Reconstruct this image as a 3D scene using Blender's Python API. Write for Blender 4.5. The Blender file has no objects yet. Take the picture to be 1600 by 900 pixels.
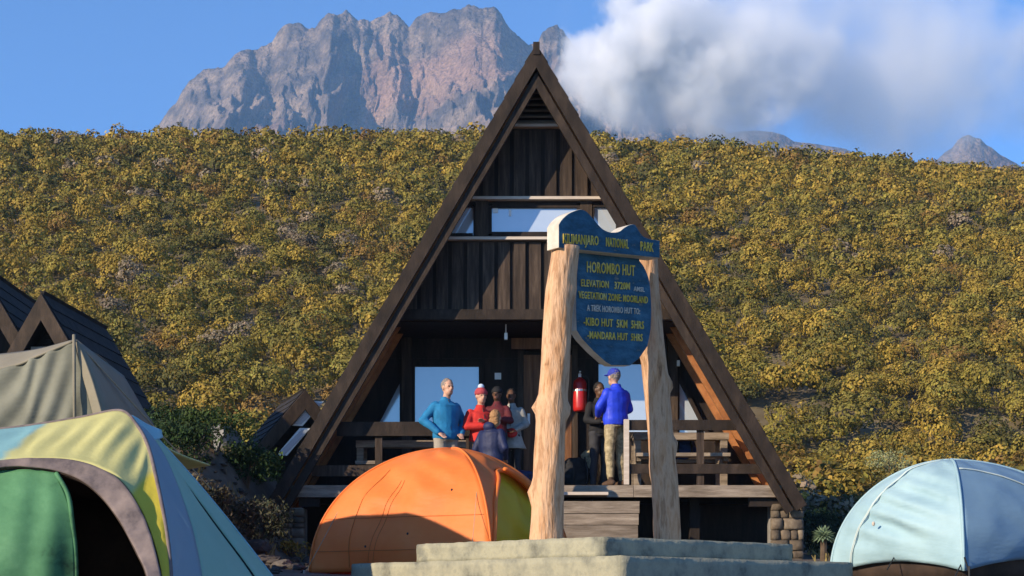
import bpy, bmesh, math, random
import numpy as np
from mathutils import Vector, Matrix
from mathutils import noise as mnoise

random.seed(7)
rng = np.random.default_rng(11)
SC = bpy.context.scene
COL = SC.collection
R = math.radians

# ------------------------------------------------------------------ camera
F, CX, HY = 2400.0, 800.0, 940.0          # focal length (px of a 1600 wide frame), axis, eye level
cam = bpy.data.objects.new('camera', bpy.data.cameras.new('camera'))
COL.objects.link(cam)
cam.location = (0, 0, 0)
cam.rotation_euler = (R(90), 0, 0)
cam.data.sensor_width = 36
cam.data.lens = 36 * F / 1600
cam.data.shift_y = (HY - 450) / 1600
cam.data.clip_start = 0.1
cam.data.clip_end = 12000
SC.camera = cam

# ------------------------------------------------------------------ light
SUN_AZ, SUN_EL = 38.0, 20.5               # sun left of and behind the camera; azimuth off the hut's front
wd = bpy.data.worlds.new('World')
SC.world = wd
wd.use_nodes = True
nt = wd.node_tree
bg = nt.nodes['Background']
sky = nt.nodes.new('ShaderNodeTexSky')
sky.sky_type = 'NISHITA'
sky.sun_disc = False
sky.sun_elevation = R(SUN_EL)
sky.altitude = 3700
sky.air_density = 1.3
sky.dust_density = 0.0
sky.ozone_density = 8.0
sv = Vector((-math.cos(R(SUN_AZ)) * math.cos(R(SUN_EL)), -math.sin(R(SUN_AZ)) * math.cos(R(SUN_EL)), math.sin(R(SUN_EL))))
sky.sun_rotation = math.atan2(sv.x, sv.y)
nt.links.new(sky.outputs[0], bg.inputs[0])
bg.inputs[1].default_value = 0.15
sun = bpy.data.objects.new('sun', bpy.data.lights.new('sun', 'SUN'))
COL.objects.link(sun)
sun.data.energy = 4.3
sun.data.angle = R(0.5)
sun.data.color = (1.0, 0.83, 0.60)
sun.rotation_euler = sv.to_track_quat('Z', 'Y').to_euler()
SC.view_settings.view_transform = 'Standard'
SC.view_settings.look = 'None'
SC.view_settings.exposure = 0.65
SC.view_settings.gamma = 1
SC.cycles.use_denoising = True
SC.cycles.max_bounces = 14
SC.cycles.diffuse_bounces = 4
SC.cycles.glossy_bounces = 3
SC.cycles.transmission_bounces = 6
SC.cycles.volume_bounces = 12
SC.cycles.volume_max_steps = 128
SC.cycles.transparent_max_bounces = 8

# ------------------------------------------------------------------ helpers
def P(px, py, Y):
    return Vector(((px - CX) / F * Y, Y, (HY - py) / F * Y))

WM = {}
def wm(o):
    return WM.get(o.name, Matrix.Identity(4)) if o is not None else Matrix.Identity(4)

def tag(o, label=None, cat=None, group=None, kind=None):
    if label: o['label'] = label
    if cat: o['category'] = cat
    if group: o['group'] = group
    if kind: o['kind'] = kind
    return o

def thing(name, loc, label, cat, group=None, rz=0.0):
    o = bpy.data.objects.new(name, None)
    COL.objects.link(o)
    o.empty_display_size = 0.2
    o.location = loc
    o.rotation_euler = (0, 0, rz)
    WM[o.name] = Matrix.Translation(Vector(loc)) @ Matrix.Rotation(rz, 4, 'Z')
    return tag(o, label, cat, group)

def link_mesh(name, me, parent=None):
    o = bpy.data.objects.new(name, me)
    COL.objects.link(o)
    if parent is not None:
        o.parent = parent
        WM[o.name] = wm(parent)
    return o

def mk(name, verts, faces, m, parent=None, smooth=False, world=True):
    """mesh from world coordinates, stored in its thing's own space"""
    if parent is not None and world:
        inv = wm(parent).inverted()
        verts = [inv @ Vector(v) for v in verts]
    me = bpy.data.meshes.new(name)
    me.from_pydata([tuple(v) for v in verts], [], faces)
    me.validate()
    bm = bmesh.new(); bm.from_mesh(me)
    bmesh.ops.recalc_face_normals(bm, faces=bm.faces)
    bm.to_mesh(me); bm.free()
    if m is not None: me.materials.append(m)
    if smooth:
        me.polygons.foreach_set('use_smooth', [True] * len(me.polygons))
    return link_mesh(name, me, parent)

class G:
    """collects solids for ONE mesh"""
    def __init__(s): s.v = []; s.f = []
    def add(s, vs, fs):
        n = len(s.v); s.v += [Vector(v) for v in vs]; s.f += [tuple(i + n for i in f) for f in fs]; return s
    def hexa(s, p):      # 8 points: bottom ring 0-3, top ring 4-7
        return s.add(p, [(3, 2, 1, 0), (4, 5, 6, 7), (0, 1, 5, 4), (1, 2, 6, 5), (2, 3, 7, 6), (3, 0, 4, 7)])
    def box(s, x0, x1, y0, y1, z0, z1):
        return s.hexa([(x0, y0, z0), (x1, y0, z0), (x1, y1, z0), (x0, y1, z0), (x0, y0, z1), (x1, y0, z1), (x1, y1, z1), (x0, y1, z1)])
    def obox(s, c, ax, ay, az):     # centre and three half-axis vectors
        c, ax, ay, az = map(Vector, (c, ax, ay, az))
        return s.hexa([c - ax - ay - az, c + ax - ay - az, c + ax + ay - az, c - ax + ay - az,
                       c - ax - ay + az, c + ax - ay + az, c + ax + ay + az, c - ax + ay + az])
    def prism(s, poly, ext):
        n = len(poly); ext = Vector(ext)
        a = [Vector(p) for p in poly]
        return s.add(a + [p + ext for p in a], [tuple(range(n - 1, -1, -1)), tuple(range(n, 2 * n))] +
                     [(i, (i + 1) % n, n + (i + 1) % n, n + i) for i in range(n)])
    def tube(s, pts, rad, n=8, squash=None, caps=True, round_caps=False):
        pts = [Vector(p) for p in pts]
        if not isinstance(rad, (list, tuple)): rad = [rad] * len(pts)
        rad = list(rad)
        if round_caps:
            d0 = (pts[0] - pts[1]).normalized(); d1 = (pts[-1] - pts[-2]).normalized()
            r0, r1 = rad[0], rad[-1]
            q0 = squash if isinstance(squash, (int, float)) else 1
            pts = [pts[0] + d0 * r0 * .95, pts[0] + d0 * r0 * .7] + pts + [pts[-1] + d1 * r1 * .7, pts[-1] + d1 * r1 * .95]
            rad = [r0 * .25, r0 * .72] + rad + [r1 * .72, r1 * .25]
        vs, fs = [], []
        ref = None
        for i, p in enumerate(pts):
            t = (pts[min(i + 1, len(pts) - 1)] - pts[max(i - 1, 0)]).normalized()
            if ref is None:
                ref = Vector((0, 1, 0)) if abs(t.y) < .9 else Vector((1, 0, 0))
            u = (ref - t * ref.dot(t)).normalized(); w = t.cross(u); ref = u
            for k in range(n):
                a = 2 * math.pi * k / n
                vs.append(p + (u * math.cos(a) * (squash or 1) + w * math.sin(a)) * rad[i])
        for i in range(len(pts) - 1):
            for k in range(n):
                fs.append((i * n + k, i * n + (k + 1) % n, (i + 1) * n + (k + 1) % n, (i + 1) * n + k))
        if caps:
            fs.append(tuple(range(n - 1, -1, -1))); m = (len(pts) - 1) * n; fs.append(tuple(range(m, m + n)))
        return s.add(vs, fs)
    def ell(s, c, r, n=12, m=8, rot=None):
        c = Vector(c); vs, fs = [], []
        if not isinstance(r, (list, tuple)): r = (r, r, r)
        for j in range(1, m):
            th = math.pi * j / m
            for k in range(n):
                a = 2 * math.pi * k / n
                q = Vector((r[0] * math.sin(th) * math.cos(a), r[1] * math.sin(th) * math.sin(a), r[2] * math.cos(th)))
                vs.append(c + (rot @ q if rot else q))
        top, bot = Vector((0, 0, r[2])), Vector((0, 0, -r[2]))
        vs += [c + (rot @ top if rot else top), c + (rot @ bot if rot else bot)]
        T, Bt = len(vs) - 2, len(vs) - 1
        for j in range(m - 2):
            for k in range(n):
                fs.append((j * n + k, (j + 1) * n + k, (j + 1) * n + (k + 1) % n, j * n + (k + 1) % n))
        for k in range(n):
            fs.append((T, k, (k + 1) % n)); fs.append((Bt, (m - 2) * n + (k + 1) % n, (m - 2) * n + k))
        return s.add(vs, fs)
    def build(s, name, m, parent=None, smooth=False, bevel=0):
        o = mk(name, s.v, s.f, m, parent, smooth)
        if bevel:
            b = o.modifiers.new('edge', 'BEVEL'); b.width = bevel; b.segments = 2; b.limit_method = 'ANGLE'
        return o

def fuse(g, name, m, parent, voxel=.01, smooth_it=3, jitter=0.0, fscale=9.0):
    """fuse the overlapping solids of g into one continuous closed surface"""
    tmp = mk('tmp', g.v, g.f, None)
    md = tmp.modifiers.new('r', 'REMESH'); md.mode = 'VOXEL'; md.voxel_size = voxel
    sm = tmp.modifiers.new('s', 'SMOOTH'); sm.factor = .5; sm.iterations = smooth_it
    dg = bpy.context.evaluated_depsgraph_get()
    me = bpy.data.meshes.new_from_object(tmp.evaluated_get(dg))
    bpy.data.objects.remove(tmp)
    me.name = name
    n = len(me.vertices)
    co = np.empty(n * 3, 'f'); me.vertices.foreach_get('co', co); co = co.reshape(-1, 3)
    if jitter:
        no = np.empty(n * 3, 'f'); me.vertices.foreach_get('normal', no); no = no.reshape(-1, 3)
        for i in range(n):
            co[i] += no[i] * jitter * mnoise.noise(Vector((co[i][0] * fscale, co[i][1] * fscale, co[i][2] * fscale * 1.9)))
    if parent is not None:
        inv = np.array(wm(parent).inverted())
        co = co @ inv[:3, :3].T + inv[:3, 3]
    me.vertices.foreach_set('co', co.astype('f').ravel())
    me.polygons.foreach_set('use_smooth', [True] * len(me.polygons))
    me.materials.clear(); me.materials.append(m); me.update()
    return link_mesh(name, me, parent)

def clip(poly, a, b, c):     # keep a*x + b*z <= c   (poly: list of (x, z))
    out = []
    for i in range(len(poly)):
        p, q = poly[i], poly[(i + 1) % len(poly)]
        dp, dq = a * p[0] + b * p[1] - c, a * q[0] + b * q[1] - c
        if dp <= 0: out.append(p)
        if (dp < 0 < dq) or (dq < 0 < dp):
            t = dp / (dp - dq); out.append((p[0] + (q[0] - p[0]) * t, p[1] + (q[1] - p[1]) * t))
    return out

def cr(pts, n):              # Catmull-Rom through points, n samples
    pts = [Vector(p) for p in pts]
    e = [2 * pts[0] - pts[1]] + pts + [2 * pts[-1] - pts[-2]]
    out = []
    for i in range(n):
        s = i / (n - 1) * (len(pts) - 1); k = min(int(s), len(pts) - 2); t = s - k
        p0, p1, p2, p3 = e[k:k + 4]
        out.append(.5 * ((2 * p1) + (p2 - p0) * t + (2 * p0 - 5 * p1 + 4 * p2 - p3) * t * t + (3 * p1 - p0 - 3 * p2 + p3) * t ** 3))
    return out

def loft(curves, n, m):      # grid through curves: n along, m across
    rows = [cr(c, n) for c in curves]
    cols = [cr([r[i] for r in rows], m) if len(rows) > 2 else [rows[0][i].lerp(rows[1][i], j / (m - 1)) for j in range(m)] for i in range(n)]
    vs = [p for c in cols for p in c]
    fs = [(i * m + j, i * m + j + 1, (i + 1) * m + j + 1, (i + 1) * m + j) for i in range(n - 1) for j in range(m - 1)]
    return vs, fs

def cloth(name, vs, fs, m, parent, thick=.006, smooth=True):
    o = mk(name, vs, fs, m, parent, smooth)
    s = o.modifiers.new('cloth', 'SOLIDIFY'); s.thickness = thick; s.offset = 0
    return o

# ------------------------------------------------------------------ materials
def M(name, cols, scale=4, stretch=(1, 1, 1), rough=.8, bump=.15, bscale=None, transl=0.0, metal=0.0, vary=0.0, spec=.3, detail=6, coat=0.0, bstretch=None):
    m = bpy.data.materials.new(name); m.use_nodes = True
    t = m.node_tree; N = t.nodes; L = t.links
    bs = N['Principled BSDF']; out = N['Material Output']
    tc = N.new('ShaderNodeTexCoord'); mp = N.new('ShaderNodeMapping'); mp.inputs['Scale'].default_value = stretch
    L.new(tc.outputs['Object'], mp.inputs['Vector'])
    oi = N.new('ShaderNodeObjectInfo')
    if vary:
        mul = N.new('ShaderNodeMath'); mul.operation = 'MULTIPLY'; mul.inputs[1].default_value = 37.0
        L.new(oi.outputs['Random'], mul.inputs[0]); L.new(mul.outputs[0], mp.inputs['Location'])
    ns = N.new('ShaderNodeTexNoise'); ns.inputs['Scale'].default_value = scale; ns.inputs['Detail'].default_value = detail
    ns.inputs['Roughness'].default_value = .65
    L.new(mp.outputs[0], ns.inputs['Vector'])
    rp = N.new('ShaderNodeValToRGB'); L.new(ns.outputs[0], rp.inputs[0])
    e = rp.color_ramp.elements
    n = len(cols)
    e[0].position, e[1].position = .3, .7
    e[0].color = (*cols[0], 1); e[1].color = (*cols[-1], 1)
    for i in range(1, n - 1):
        x = e.new(.3 + .4 * i / (n - 1)); x.color = (*cols[i], 1)
    col = rp.outputs[0]
    if vary:
        hs = N.new('ShaderNodeHueSaturation'); mr = N.new('ShaderNodeMapRange')
        mr.inputs[3].default_value = 1 - vary; mr.inputs[4].default_value = 1 + vary
        L.new(oi.outputs['Random'], mr.inputs[0]); L.new(mr.outputs[0], hs.inputs['Value']); L.new(col, hs.inputs['Color'])
        col = hs.outputs[0]
    L.new(col, bs.inputs['Base Color'])
    bs.inputs['Roughness'].default_value = rough
    bs.inputs['Metallic'].default_value = metal
    bs.inputs['Specular IOR Level'].default_value = spec
    bs.inputs['Coat Weight'].default_value = coat
    if bump:
        n2 = N.new('ShaderNodeTexNoise'); n2.inputs['Scale'].default_value = bscale or scale * 4; n2.inputs['Detail'].default_value = 5
        if bstretch:
            m2 = N.new('ShaderNodeMapping'); m2.inputs['Scale'].default_value = bstretch
            L.new(tc.outputs['Object'], m2.inputs['Vector']); L.new(m2.outputs[0], n2.inputs['Vector'])
        else:
            L.new(mp.outputs[0], n2.inputs['Vector'])
        bp = N.new('ShaderNodeBump'); bp.inputs['Strength'].default_value = bump; bp.inputs['Distance'].default_value = .02
        L.new(n2.outputs[0], bp.inputs['Height']); L.new(bp.outputs[0], bs.inputs['Normal'])
    if transl:
        tr = N.new('ShaderNodeBsdfTranslucent'); mx = N.new('ShaderNodeMixShader'); mx.inputs[0].default_value = transl
        L.new(col, tr.inputs[0]); L.new(bs.outputs[0], mx.inputs[1]); L.new(tr.outputs[0], mx.inputs[2]); L.new(mx.outputs[0], out.inputs[0])
    return m

def attr_mat(name, attr, rough=.8, transl=0.0, noise_amt=0.0, nscale=1.0, bump=0.0, bscale=1.0, bdist=1.0):
    m = bpy.data.materials.new(name); m.use_nodes = True
    t = m.node_tree; N = t.nodes; L = t.links
    bs = N['Principled BSDF']; out = N['Material Output']
    a = N.new('ShaderNodeAttribute'); a.attribute_name = attr
    col = a.outputs['Color']
    tc = N.new('ShaderNodeTexCoord')
    if noise_amt:
        ns = N.new('ShaderNodeTexNoise'); ns.inputs['Scale'].default_value = nscale; ns.inputs['Detail'].default_value = 8
        ns.inputs['Roughness'].default_value = .7
        L.new(tc.outputs['Object'], ns.inputs['Vector'])
        mr = N.new('ShaderNodeMapRange'); mr.inputs[1].default_value = .3; mr.inputs[2].default_value = .7
        mr.inputs[3].default_value = 1 - noise_amt; mr.inputs[4].default_value = 1 + noise_amt
        hs = N.new('ShaderNodeHueSaturation')
        L.new(ns.outputs[0], mr.inputs[0]); L.new(mr.outputs[0], hs.inputs['Value']); L.new(col, hs.inputs['Color'])
        col = hs.outputs[0]
    L.new(col, bs.inputs['Base Color'])
    bs.inputs['Roughness'].default_value = rough
    bs.inputs['Specular IOR Level'].default_value = .15
    if bump:
        n2 = N.new('ShaderNodeTexNoise'); n2.inputs['Scale'].default_value = bscale; n2.inputs['Detail'].default_value = 8
        L.new(tc.outputs['Object'], n2.inputs['Vector'])
        bp = N.new('ShaderNodeBump'); bp.inputs['Strength'].default_value = bump; bp.inputs['Distance'].default_value = bdist
        L.new(n2.outputs[0], bp.inputs['Height']); L.new(bp.outputs[0], bs.inputs['Normal'])
    if transl:
        tr = N.new('ShaderNodeBsdfTranslucent'); mx = N.new('ShaderNodeMixShader'); mx.inputs[0].default_value = transl
        L.new(col, tr.inputs[0]); L.new(bs.outputs[0], mx.inputs[1]); L.new(tr.outputs[0], mx.inputs[2]); L.new(mx.outputs[0], out.inputs[0])
    return m

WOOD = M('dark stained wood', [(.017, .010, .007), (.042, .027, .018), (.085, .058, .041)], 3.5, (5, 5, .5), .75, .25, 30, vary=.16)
WOOD_D = M('dark and shaded wood', [(.010, .007, .006), (.020, .013, .010), (.034, .022, .016)], 3, (4, 4, .6), .8, .2, 25, vary=.2)  # near-black tone also paints the shade of porch and underfloor
WOOD_B = M('brown barge wood', [(.010, .006, .004), (.024, .015, .010), (.047, .031, .021)], 3, (2.5, 2.5, 1), .75, .25, 30, vary=.15)
WOOD_O = M('orange roof wood', [(.19, .075, .026), (.32, .13, .045), (.42, .19, .07)], 4, (1, 5, 1), .6, .2, 30, vary=.15)  # lighter and more orange than the outer boards, under both roof slopes
WOOD_G = M('weathered grey wood', [(.11, .085, .062), (.21, .165, .125), (.33, .27, .21)], 3.5, (.6, 4, 5), .85, .3, 35, vary=.2)
WOOD_DOOR = M('brown door wood', [(.085, .034, .014), (.16, .066, .026), (.24, .11, .045)], 3, (6, 6, .5), .6, .15, 30, vary=.15)
WOOD_P = M('pale sunlit wood', [(.42, .34, .27), (.60, .52, .44)], 5, (.5, 4, 4), .6, .1, 30)  # paleness paints the sunlight on ledges, tread and right rail post
ROOFING = M('black roofing', [(.010, .009, .009), (.022, .019, .018), (.040, .033, .030)], 6, (1, 1, 1), .85, .4, 40)
LOG = M('peeled log', [(.16, .075, .035), (.46, .25, .125), (.56, .35, .21), (.34, .19, .10), (.50, .30, .17)], 3.6, (3, 3, .6), .85, .8, 12, vary=.06)
CONC = M('concrete', [(.085, .085, .07), (.235, .23, .175), (.32, .305, .22), (.18, .18, .145)], 3.4, (1, 1, 1), .9, .35, 26, detail=10)
BLUEP = M('blue sign paint', [(.20, .19, .16), (.014, .064, .105), (.02, .084, .145), (.032, .112, .185), (.05, .15, .22)], 5.5, (1, 1, 2.2), .75, .5, 24, detail=10)
EDGEP = M('pale sign edge', [(.42, .37, .30), (.62, .57, .49)], 7, (1, 1, 1), .8, .3, 20)  # pale tone for the board edges and some lettering
GOLD = M('gold letter paint', [(.42, .30, .035), (.60, .44, .07), (.66, .55, .22)], 9, (1, 1, 1), .7, .05)
STONE = M('pier stone', [(.05, .038, .028), (.125, .095, .066), (.21, .17, .12)], 5, (1, 1, 1), .9, .5, 14, vary=.3)
ROCK = M('grey rock', [(.10, .095, .09), (.20, .19, .175), (.30, .28, .26)], 2.5, (1, 1, 1), .9, .6, 8, vary=.15)
WHITE = M('white plastic', [(.72, .72, .70), (.8, .8, .78)], 5, (1, 1, 1), .4, 0)
METAL = M('grey metal', [(.35, .35, .36), (.5, .5, .5)], 5, (1, 1, 1), .35, 0, metal=.9)
RED = M('red enamel', [(.36, .012, .012), (.46, .02, .018)], 3, (1, 1, 1), .3, 0, spec=.5)
BLACK = M('black rubber', [(.012, .012, .013), (.02, .02, .022)], 5, (1, 1, 1), .6, 0)

def pane_mat():
    m = M('window pane', [(.40, .46, .54), (.50, .56, .62)], .9, (1, 1, 1), .06, .02, 2.0, spec=1.0)  # pale blue-grey base stands in for sky reflected in the glass
    m.node_tree.nodes['Principled BSDF'].inputs['IOR'].default_value = 2.0
    return m
PANE = pane_mat()

# ------------------------------------------------------------------ terrain
GY = [-30, 0, 5, 9, 12, 14, 16, 19, 21.5, 24, 28, 35, 50]
GZ = [-1.9, -1.3, -.75, -.2, .10, .20, .28, .46, .60, .80, 1.20, 1.90, 3.1]
CPX = [-1200, 0, 250, 500, 700, 950, 1200, 1400, 1600, 2800]
CPY = [243, 234, 232, 231, 235, 240, 255, 272, 288, 345]

def vnoise(x, y, seed=0):
    xi = np.floor(x).astype(np.int64); yi = np.floor(y).astype(np.int64)
    fx = x - xi; fy = y - yi
    def h(a, b):
        n = (a * 374761393 + b * 668265263 + seed * 1442695041) & 0xffffffff
        n = ((n ^ (n >> 13)) * 1274126177) & 0xffffffff
        return ((n ^ (n >> 16)) & 0xffff) / 65535.0
    u = fx * fx * (3 - 2 * fx); v = fy * fy * (3 - 2 * fy)
    return (h(xi, yi) * (1 - u) + h(xi + 1, yi) * u) * (1 - v) + (h(xi, yi + 1) * (1 - u) + h(xi + 1, yi + 1) * u) * v

def fbm(x, y, oct=5, seed=0, gain=.5):
    s = 0; a = 1; t = 0
    for k in range(oct):
        s = s + a * (vnoise(x, y, seed + k) - .5); t += a; a *= gain; x = x * 2.03 + 11.3; y = y * 2.03 + 5.7
    return s / t * 2

def ridged(x, y, oct=5, seed=0, gain=.55):
    s = 0; a = 1; t = 0
    for k in range(oct):
        s = s + a * (1 - np.abs(2 * vnoise(x, y, seed + k) - 1)); t += a; a *= gain; x = x * 2.05 + 3.1; y = y * 2.05 + 7.9
    return s / t

def zground(x, y):
    x = np.asarray(x, float); y = np.asarray(y, float)
    z = np.interp(y, GY, GZ)
    crest = (HY - np.interp(x / 120.0 * F + CX, CPX, CPY)) / F * 120.0
    t = np.clip((y - 46) / 74.0, 0, 1)
    shape = t * t * (3 - 2 * t) * .25 + t * .75
    shape = shape * np.clip(t * 6, 0, 1) + 0 * t
    zh = 2.85 + (crest - 2.85) * shape
    z = np.where(y > 46, zh, z)
    far = np.clip((y - 120) / 200.0, 0, 1)
    z = np.where(y > 120, crest - 14 * far * far * (3 - 2 * far), z)
    z = z + .5 * fbm(x / 14, y / 14, 3, 5) * np.clip((y - 30) / 30, 0, 1)
    ss = lambda v: np.clip(v, 0, 1) ** 2 * (3 - 2 * np.clip(v, 0, 1))
    z = z + 1.5 * ss((-2.9 - x) / 1.2) * ss((y - 16.0) / 5.0) * (1 - .75 * ss((y - 23.5) / 4)) * (1 - ss((y - 33) / 14))
    z = z + .09 * fbm(x / 1.3, y / 1.3, 4, 9) * np.clip((y - 4) / 8, 0, 1)
    return z
def zg(x, y): return float(zground(x, y))

def grid_obj(name, X, Y, Z, m, cols=None, smooth=True):
    n, k = X.shape
    co = np.stack([X, Y, Z], -1).reshape(-1, 3).astype('f')
    i, j = np.meshgrid(np.arange(n - 1), np.arange(k - 1), indexing='ij')
    a = (i * k + j).ravel()
    q = np.stack([a, a + 1, a + k + 1, a + k], 1).astype('i')
    me = bpy.data.meshes.new(name)
    me.vertices.add(len(co)); me.vertices.foreach_set('co', co.ravel())
    me.loops.add(q.size); me.loops.foreach_set('vertex_index', q.ravel())
    me.polygons.add(len(q)); me.polygons.foreach_set('loop_start', np.arange(len(q), dtype='i') * 4)
    me.update(calc_edges=True); me.validate()
    if cols is not None:
        c = me.color_attributes.new('tint', 'FLOAT_COLOR', 'POINT')
        c.data.foreach_set('color', np.concatenate([cols.reshape(-1, 3), np.ones((len(co), 1))], 1).astype('f').ravel())
    if smooth: me.polygons.foreach_set('use_smooth', [True] * len(me.polygons))
    me.materials.append(m)
    return link_mesh(name, me)

SOIL = M('volcanic soil', [(.055, .042, .032), (.10, .078, .058), (.17, .135, .10)], 1.6, (1, 1, 1), .95, .6, 9, detail=9)
HILLSOIL = M('hill soil', [(.075, .055, .030), (.13, .10, .055), (.20, .165, .11)], .5, (1, 1, 1), .95, .5, 4, detail=9)
xs = np.concatenate([np.linspace(-90, -16, 20)[:-1], np.linspace(-16, 16, 150), np.linspace(16, 90, 20)[1:]])
ys = np.concatenate([np.linspace(-30, 4, 12)[:-1], np.linspace(4, 50, 190)])
Yg, Xg = np.meshgrid(ys, xs, indexing='ij')
tag(grid_obj('ground', Xg, Yg, zground(Xg, Yg), SOIL), kind='structure')
xs = np.concatenate([-np.geomspace(90, 2600, 24)[::-1], np.linspace(-88, 88, 150), np.geomspace(90, 2600, 24)])
ys = np.concatenate([np.linspace(49.9, 130, 110), np.geomspace(134, 3200, 30)])
Yg, Xg = np.meshgrid(ys, xs, indexing='ij')
tag(grid_obj('hill', Xg, Yg, zground(Xg, Yg) - .004, HILLSOIL), kind='structure')

# ------------------------------------------------------------------ mountains
SKY_L = [(150, 300), (200, 248), (235, 212), (250, 195), (262, 178), (275, 163), (290, 138), (302, 126), (318, 108), (334, 104), (352, 103), (366, 88), (384, 78), (404, 72), (425, 66), (436, 46),
         (446, 36), (462, 31), (476, 36), (492, 41), (503, 28), (513, 20), (528, 24), (540, 16), (552, 28), (560, 34), (578, 33), (592, 26), (606, 18), (622, 21), (632, 30), (640, 38),
         (654, 24), (672, 18), (690, 20), (712, 14), (730, 11), (748, 13), (772, 10), (783, 22), (791, 40), (800, 54), (812, 64), (826, 74), (838, 72), (848, 48), (856, 40), (870, 38), (884, 52),
         (900, 70), (930, 84), (960, 108), (1000, 132), (1040, 160), (1085, 186), (1130, 205), (1180, 232), (1300, 290)]
def mountain(name, skyl, D0, D1, DB, nu, nv, seed, amp):
    sx = np.array([p[0] for p in skyl], float); sy = np.array([p[1] for p in skyl], float)
    u = np.linspace(sx[0], sx[-1], nu); r = (u - CX) / F
    crest = (HY - np.interp(u, sx, sy)) / F * D1
    base = (HY - 330) / F * D0 * .62
    nf = int(nv * .82)
    v = np.concatenate([np.linspace(0, 1, nf), 1 + np.linspace(0, 1, nv - nf + 1)[1:]])
    U, V = np.meshgrid(np.arange(nu), v, indexing='ij')
    rr = r[U]; cc = crest[U] + ((ridged(u / 23.0, u * 0 + seed, 4, seed + 8) - .6) * 13 * D1 / F * (seed == 3))[U]
    depth = np.where(V <= 1, D0 + (D1 - D0) * V, D1 + (DB - D1) * (V - 1))
    X = rr * depth
    # skirts of scree below, broken cliffs above
    w = np.clip(V, 0, 1)
    prof = .62 * w ** 1.0 + .38 * np.clip((w - .38) / .62, 0, 1) ** 1.5
    Z = np.where(V <= 1, base + (cc - base) * prof, cc - (cc - base) * .8 * (V - 1) ** 1.1)
    gx, gy = X / 105.0, depth / 230.0
    Xs = X + .55 * (depth - D0); gx = Xs / 120.0
    gul = ridged(gx + .35 * fbm(gx, gy * 2, 3, seed + 3), gy * .8, 5, seed) - .62
    crag = ridged(X / 34.0, (Z + depth * .4) / 60.0, 5, seed + 20) - .6
    fade = np.clip(w * 1.6, 0, 1) * (1 - .88 * np.clip((w - .80) / .20, 0, 1))
    fade = np.where(V > 1, .12 + .8 * (V - 1), fade)
    bp = U / (nu - 1) * (sx[-1] - sx[0]) + sx[0] - 70 * (w - .6)
    bulge = np.interp(bp, [200, 300, 340, 372, 400, 470, 492, 515, 560, 640, 690, 740, 775, 800, 840, 880, 960, 1100], [0, 25, 95, 35, 20, 150, 175, 60, -10, -30, 30, 105, 120, 20, -20, 40, 20, 0]) * (seed == 3) * np.clip(4 * w * (1.08 - w), 0, 1)
    big = fbm(X / 190.0, depth / 260.0, 3, seed + 50)
    # smooth scree chutes slanting up to the right
    zp = Z * 1900.0 / depth; xp = X * 1900.0 / depth
    s1 = np.exp(-(((zp - (652 + .55 * (xp + 110))) / 17) ** 2)) * np.clip((xp + 185) / 25, 0, 1) * np.clip((-38 - xp) / 15, 0, 1) * (seed == 3)
    s2 = np.exp(-(((zp - (648 + .12 * (xp + 40))) / 15) ** 2)) * np.clip((xp + 105) / 20, 0, 1) * np.clip((10 - xp) / 15, 0, 1) * (seed == 3)
    scree = np.clip(s1 + s2, 0, 1)
    bulge = bulge * .5
    fine = ridged(X / 15.0 + .4 * fbm(X / 30, Z / 30, 2, 4), Z / 17.0, 4, seed + 31) - .6
    depth2 = depth - bulge - amp * fade * (1.5 * gul + big * .9 + .60 * crag + .36 * fine) * (1 - .55 * scree)
    Z2 = Z + amp * fade * (.55 * gul + .60 * crag + .35 * big) * (1 - .7 * scree)
    Z2 = Z2 * (1 - bulge / depth)
    X2 = rr * depth2 + amp * .35 * fade * crag
    # colour: grey lava, brown bands, rosy scree
    t1 = np.clip(.5 + 1.0 * fbm(X / 60, Z / 22, 5, seed + 70) + 1.1 * fbm(X / 11, Z / 13, 4, seed + 71), 0, 1)[..., None]
    c = np.array([.105, .088, .078]) * (1 - t1) + np.array([.30, .225, .165]) * t1
    t2 = np.clip((fbm(X / 140, Z / 70, 4, seed + 90) - .05) * 3, 0, 1)[..., None]
    c = c * (1 - .5 * t2) + np.array([.36, .215, .15]) * .5 * t2
    low = np.clip((.5 - w) * 2.2 + .6 * fbm(X / 90, depth / 120, 3, seed + 6), 0, 1)[..., None] * (X > 60)[..., None]
    sc = np.maximum(scree[..., None] * .5, low * .6)
    c = c * (1 - sc) + np.array([.36, .215, .15]) * sc
    m = attr_mat(name + ' rock', 'tint', .95, 0, .55, .22, 1.0, .13, 9.0)
    return tag(grid_obj('mountain', X2, depth2, Z2, m, c, smooth=False), kind='structure')
mountain('main', SKY_L, 1500, 2000, 2450, 520, 190, 3, 62)
mountain('low', [(1060, 300), (1120, 222), (1135, 210), (1152, 206), (1180, 204), (1205, 206), (1225, 212), (1240, 222), (1275, 226), (1320, 233), (1400, 270)], 1750, 2050, 2400, 110, 50, 8, 22)
mountain('peak', [(1400, 290), (1465, 250), (1478, 238), (1488, 232), (1496, 220), (1506, 213), (1514, 211), (1523, 216), (1532, 217), (1541, 227), (1550, 231), (1562, 242), (1620, 275)], 1800, 2080, 2400, 90, 50, 14, 20)

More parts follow.
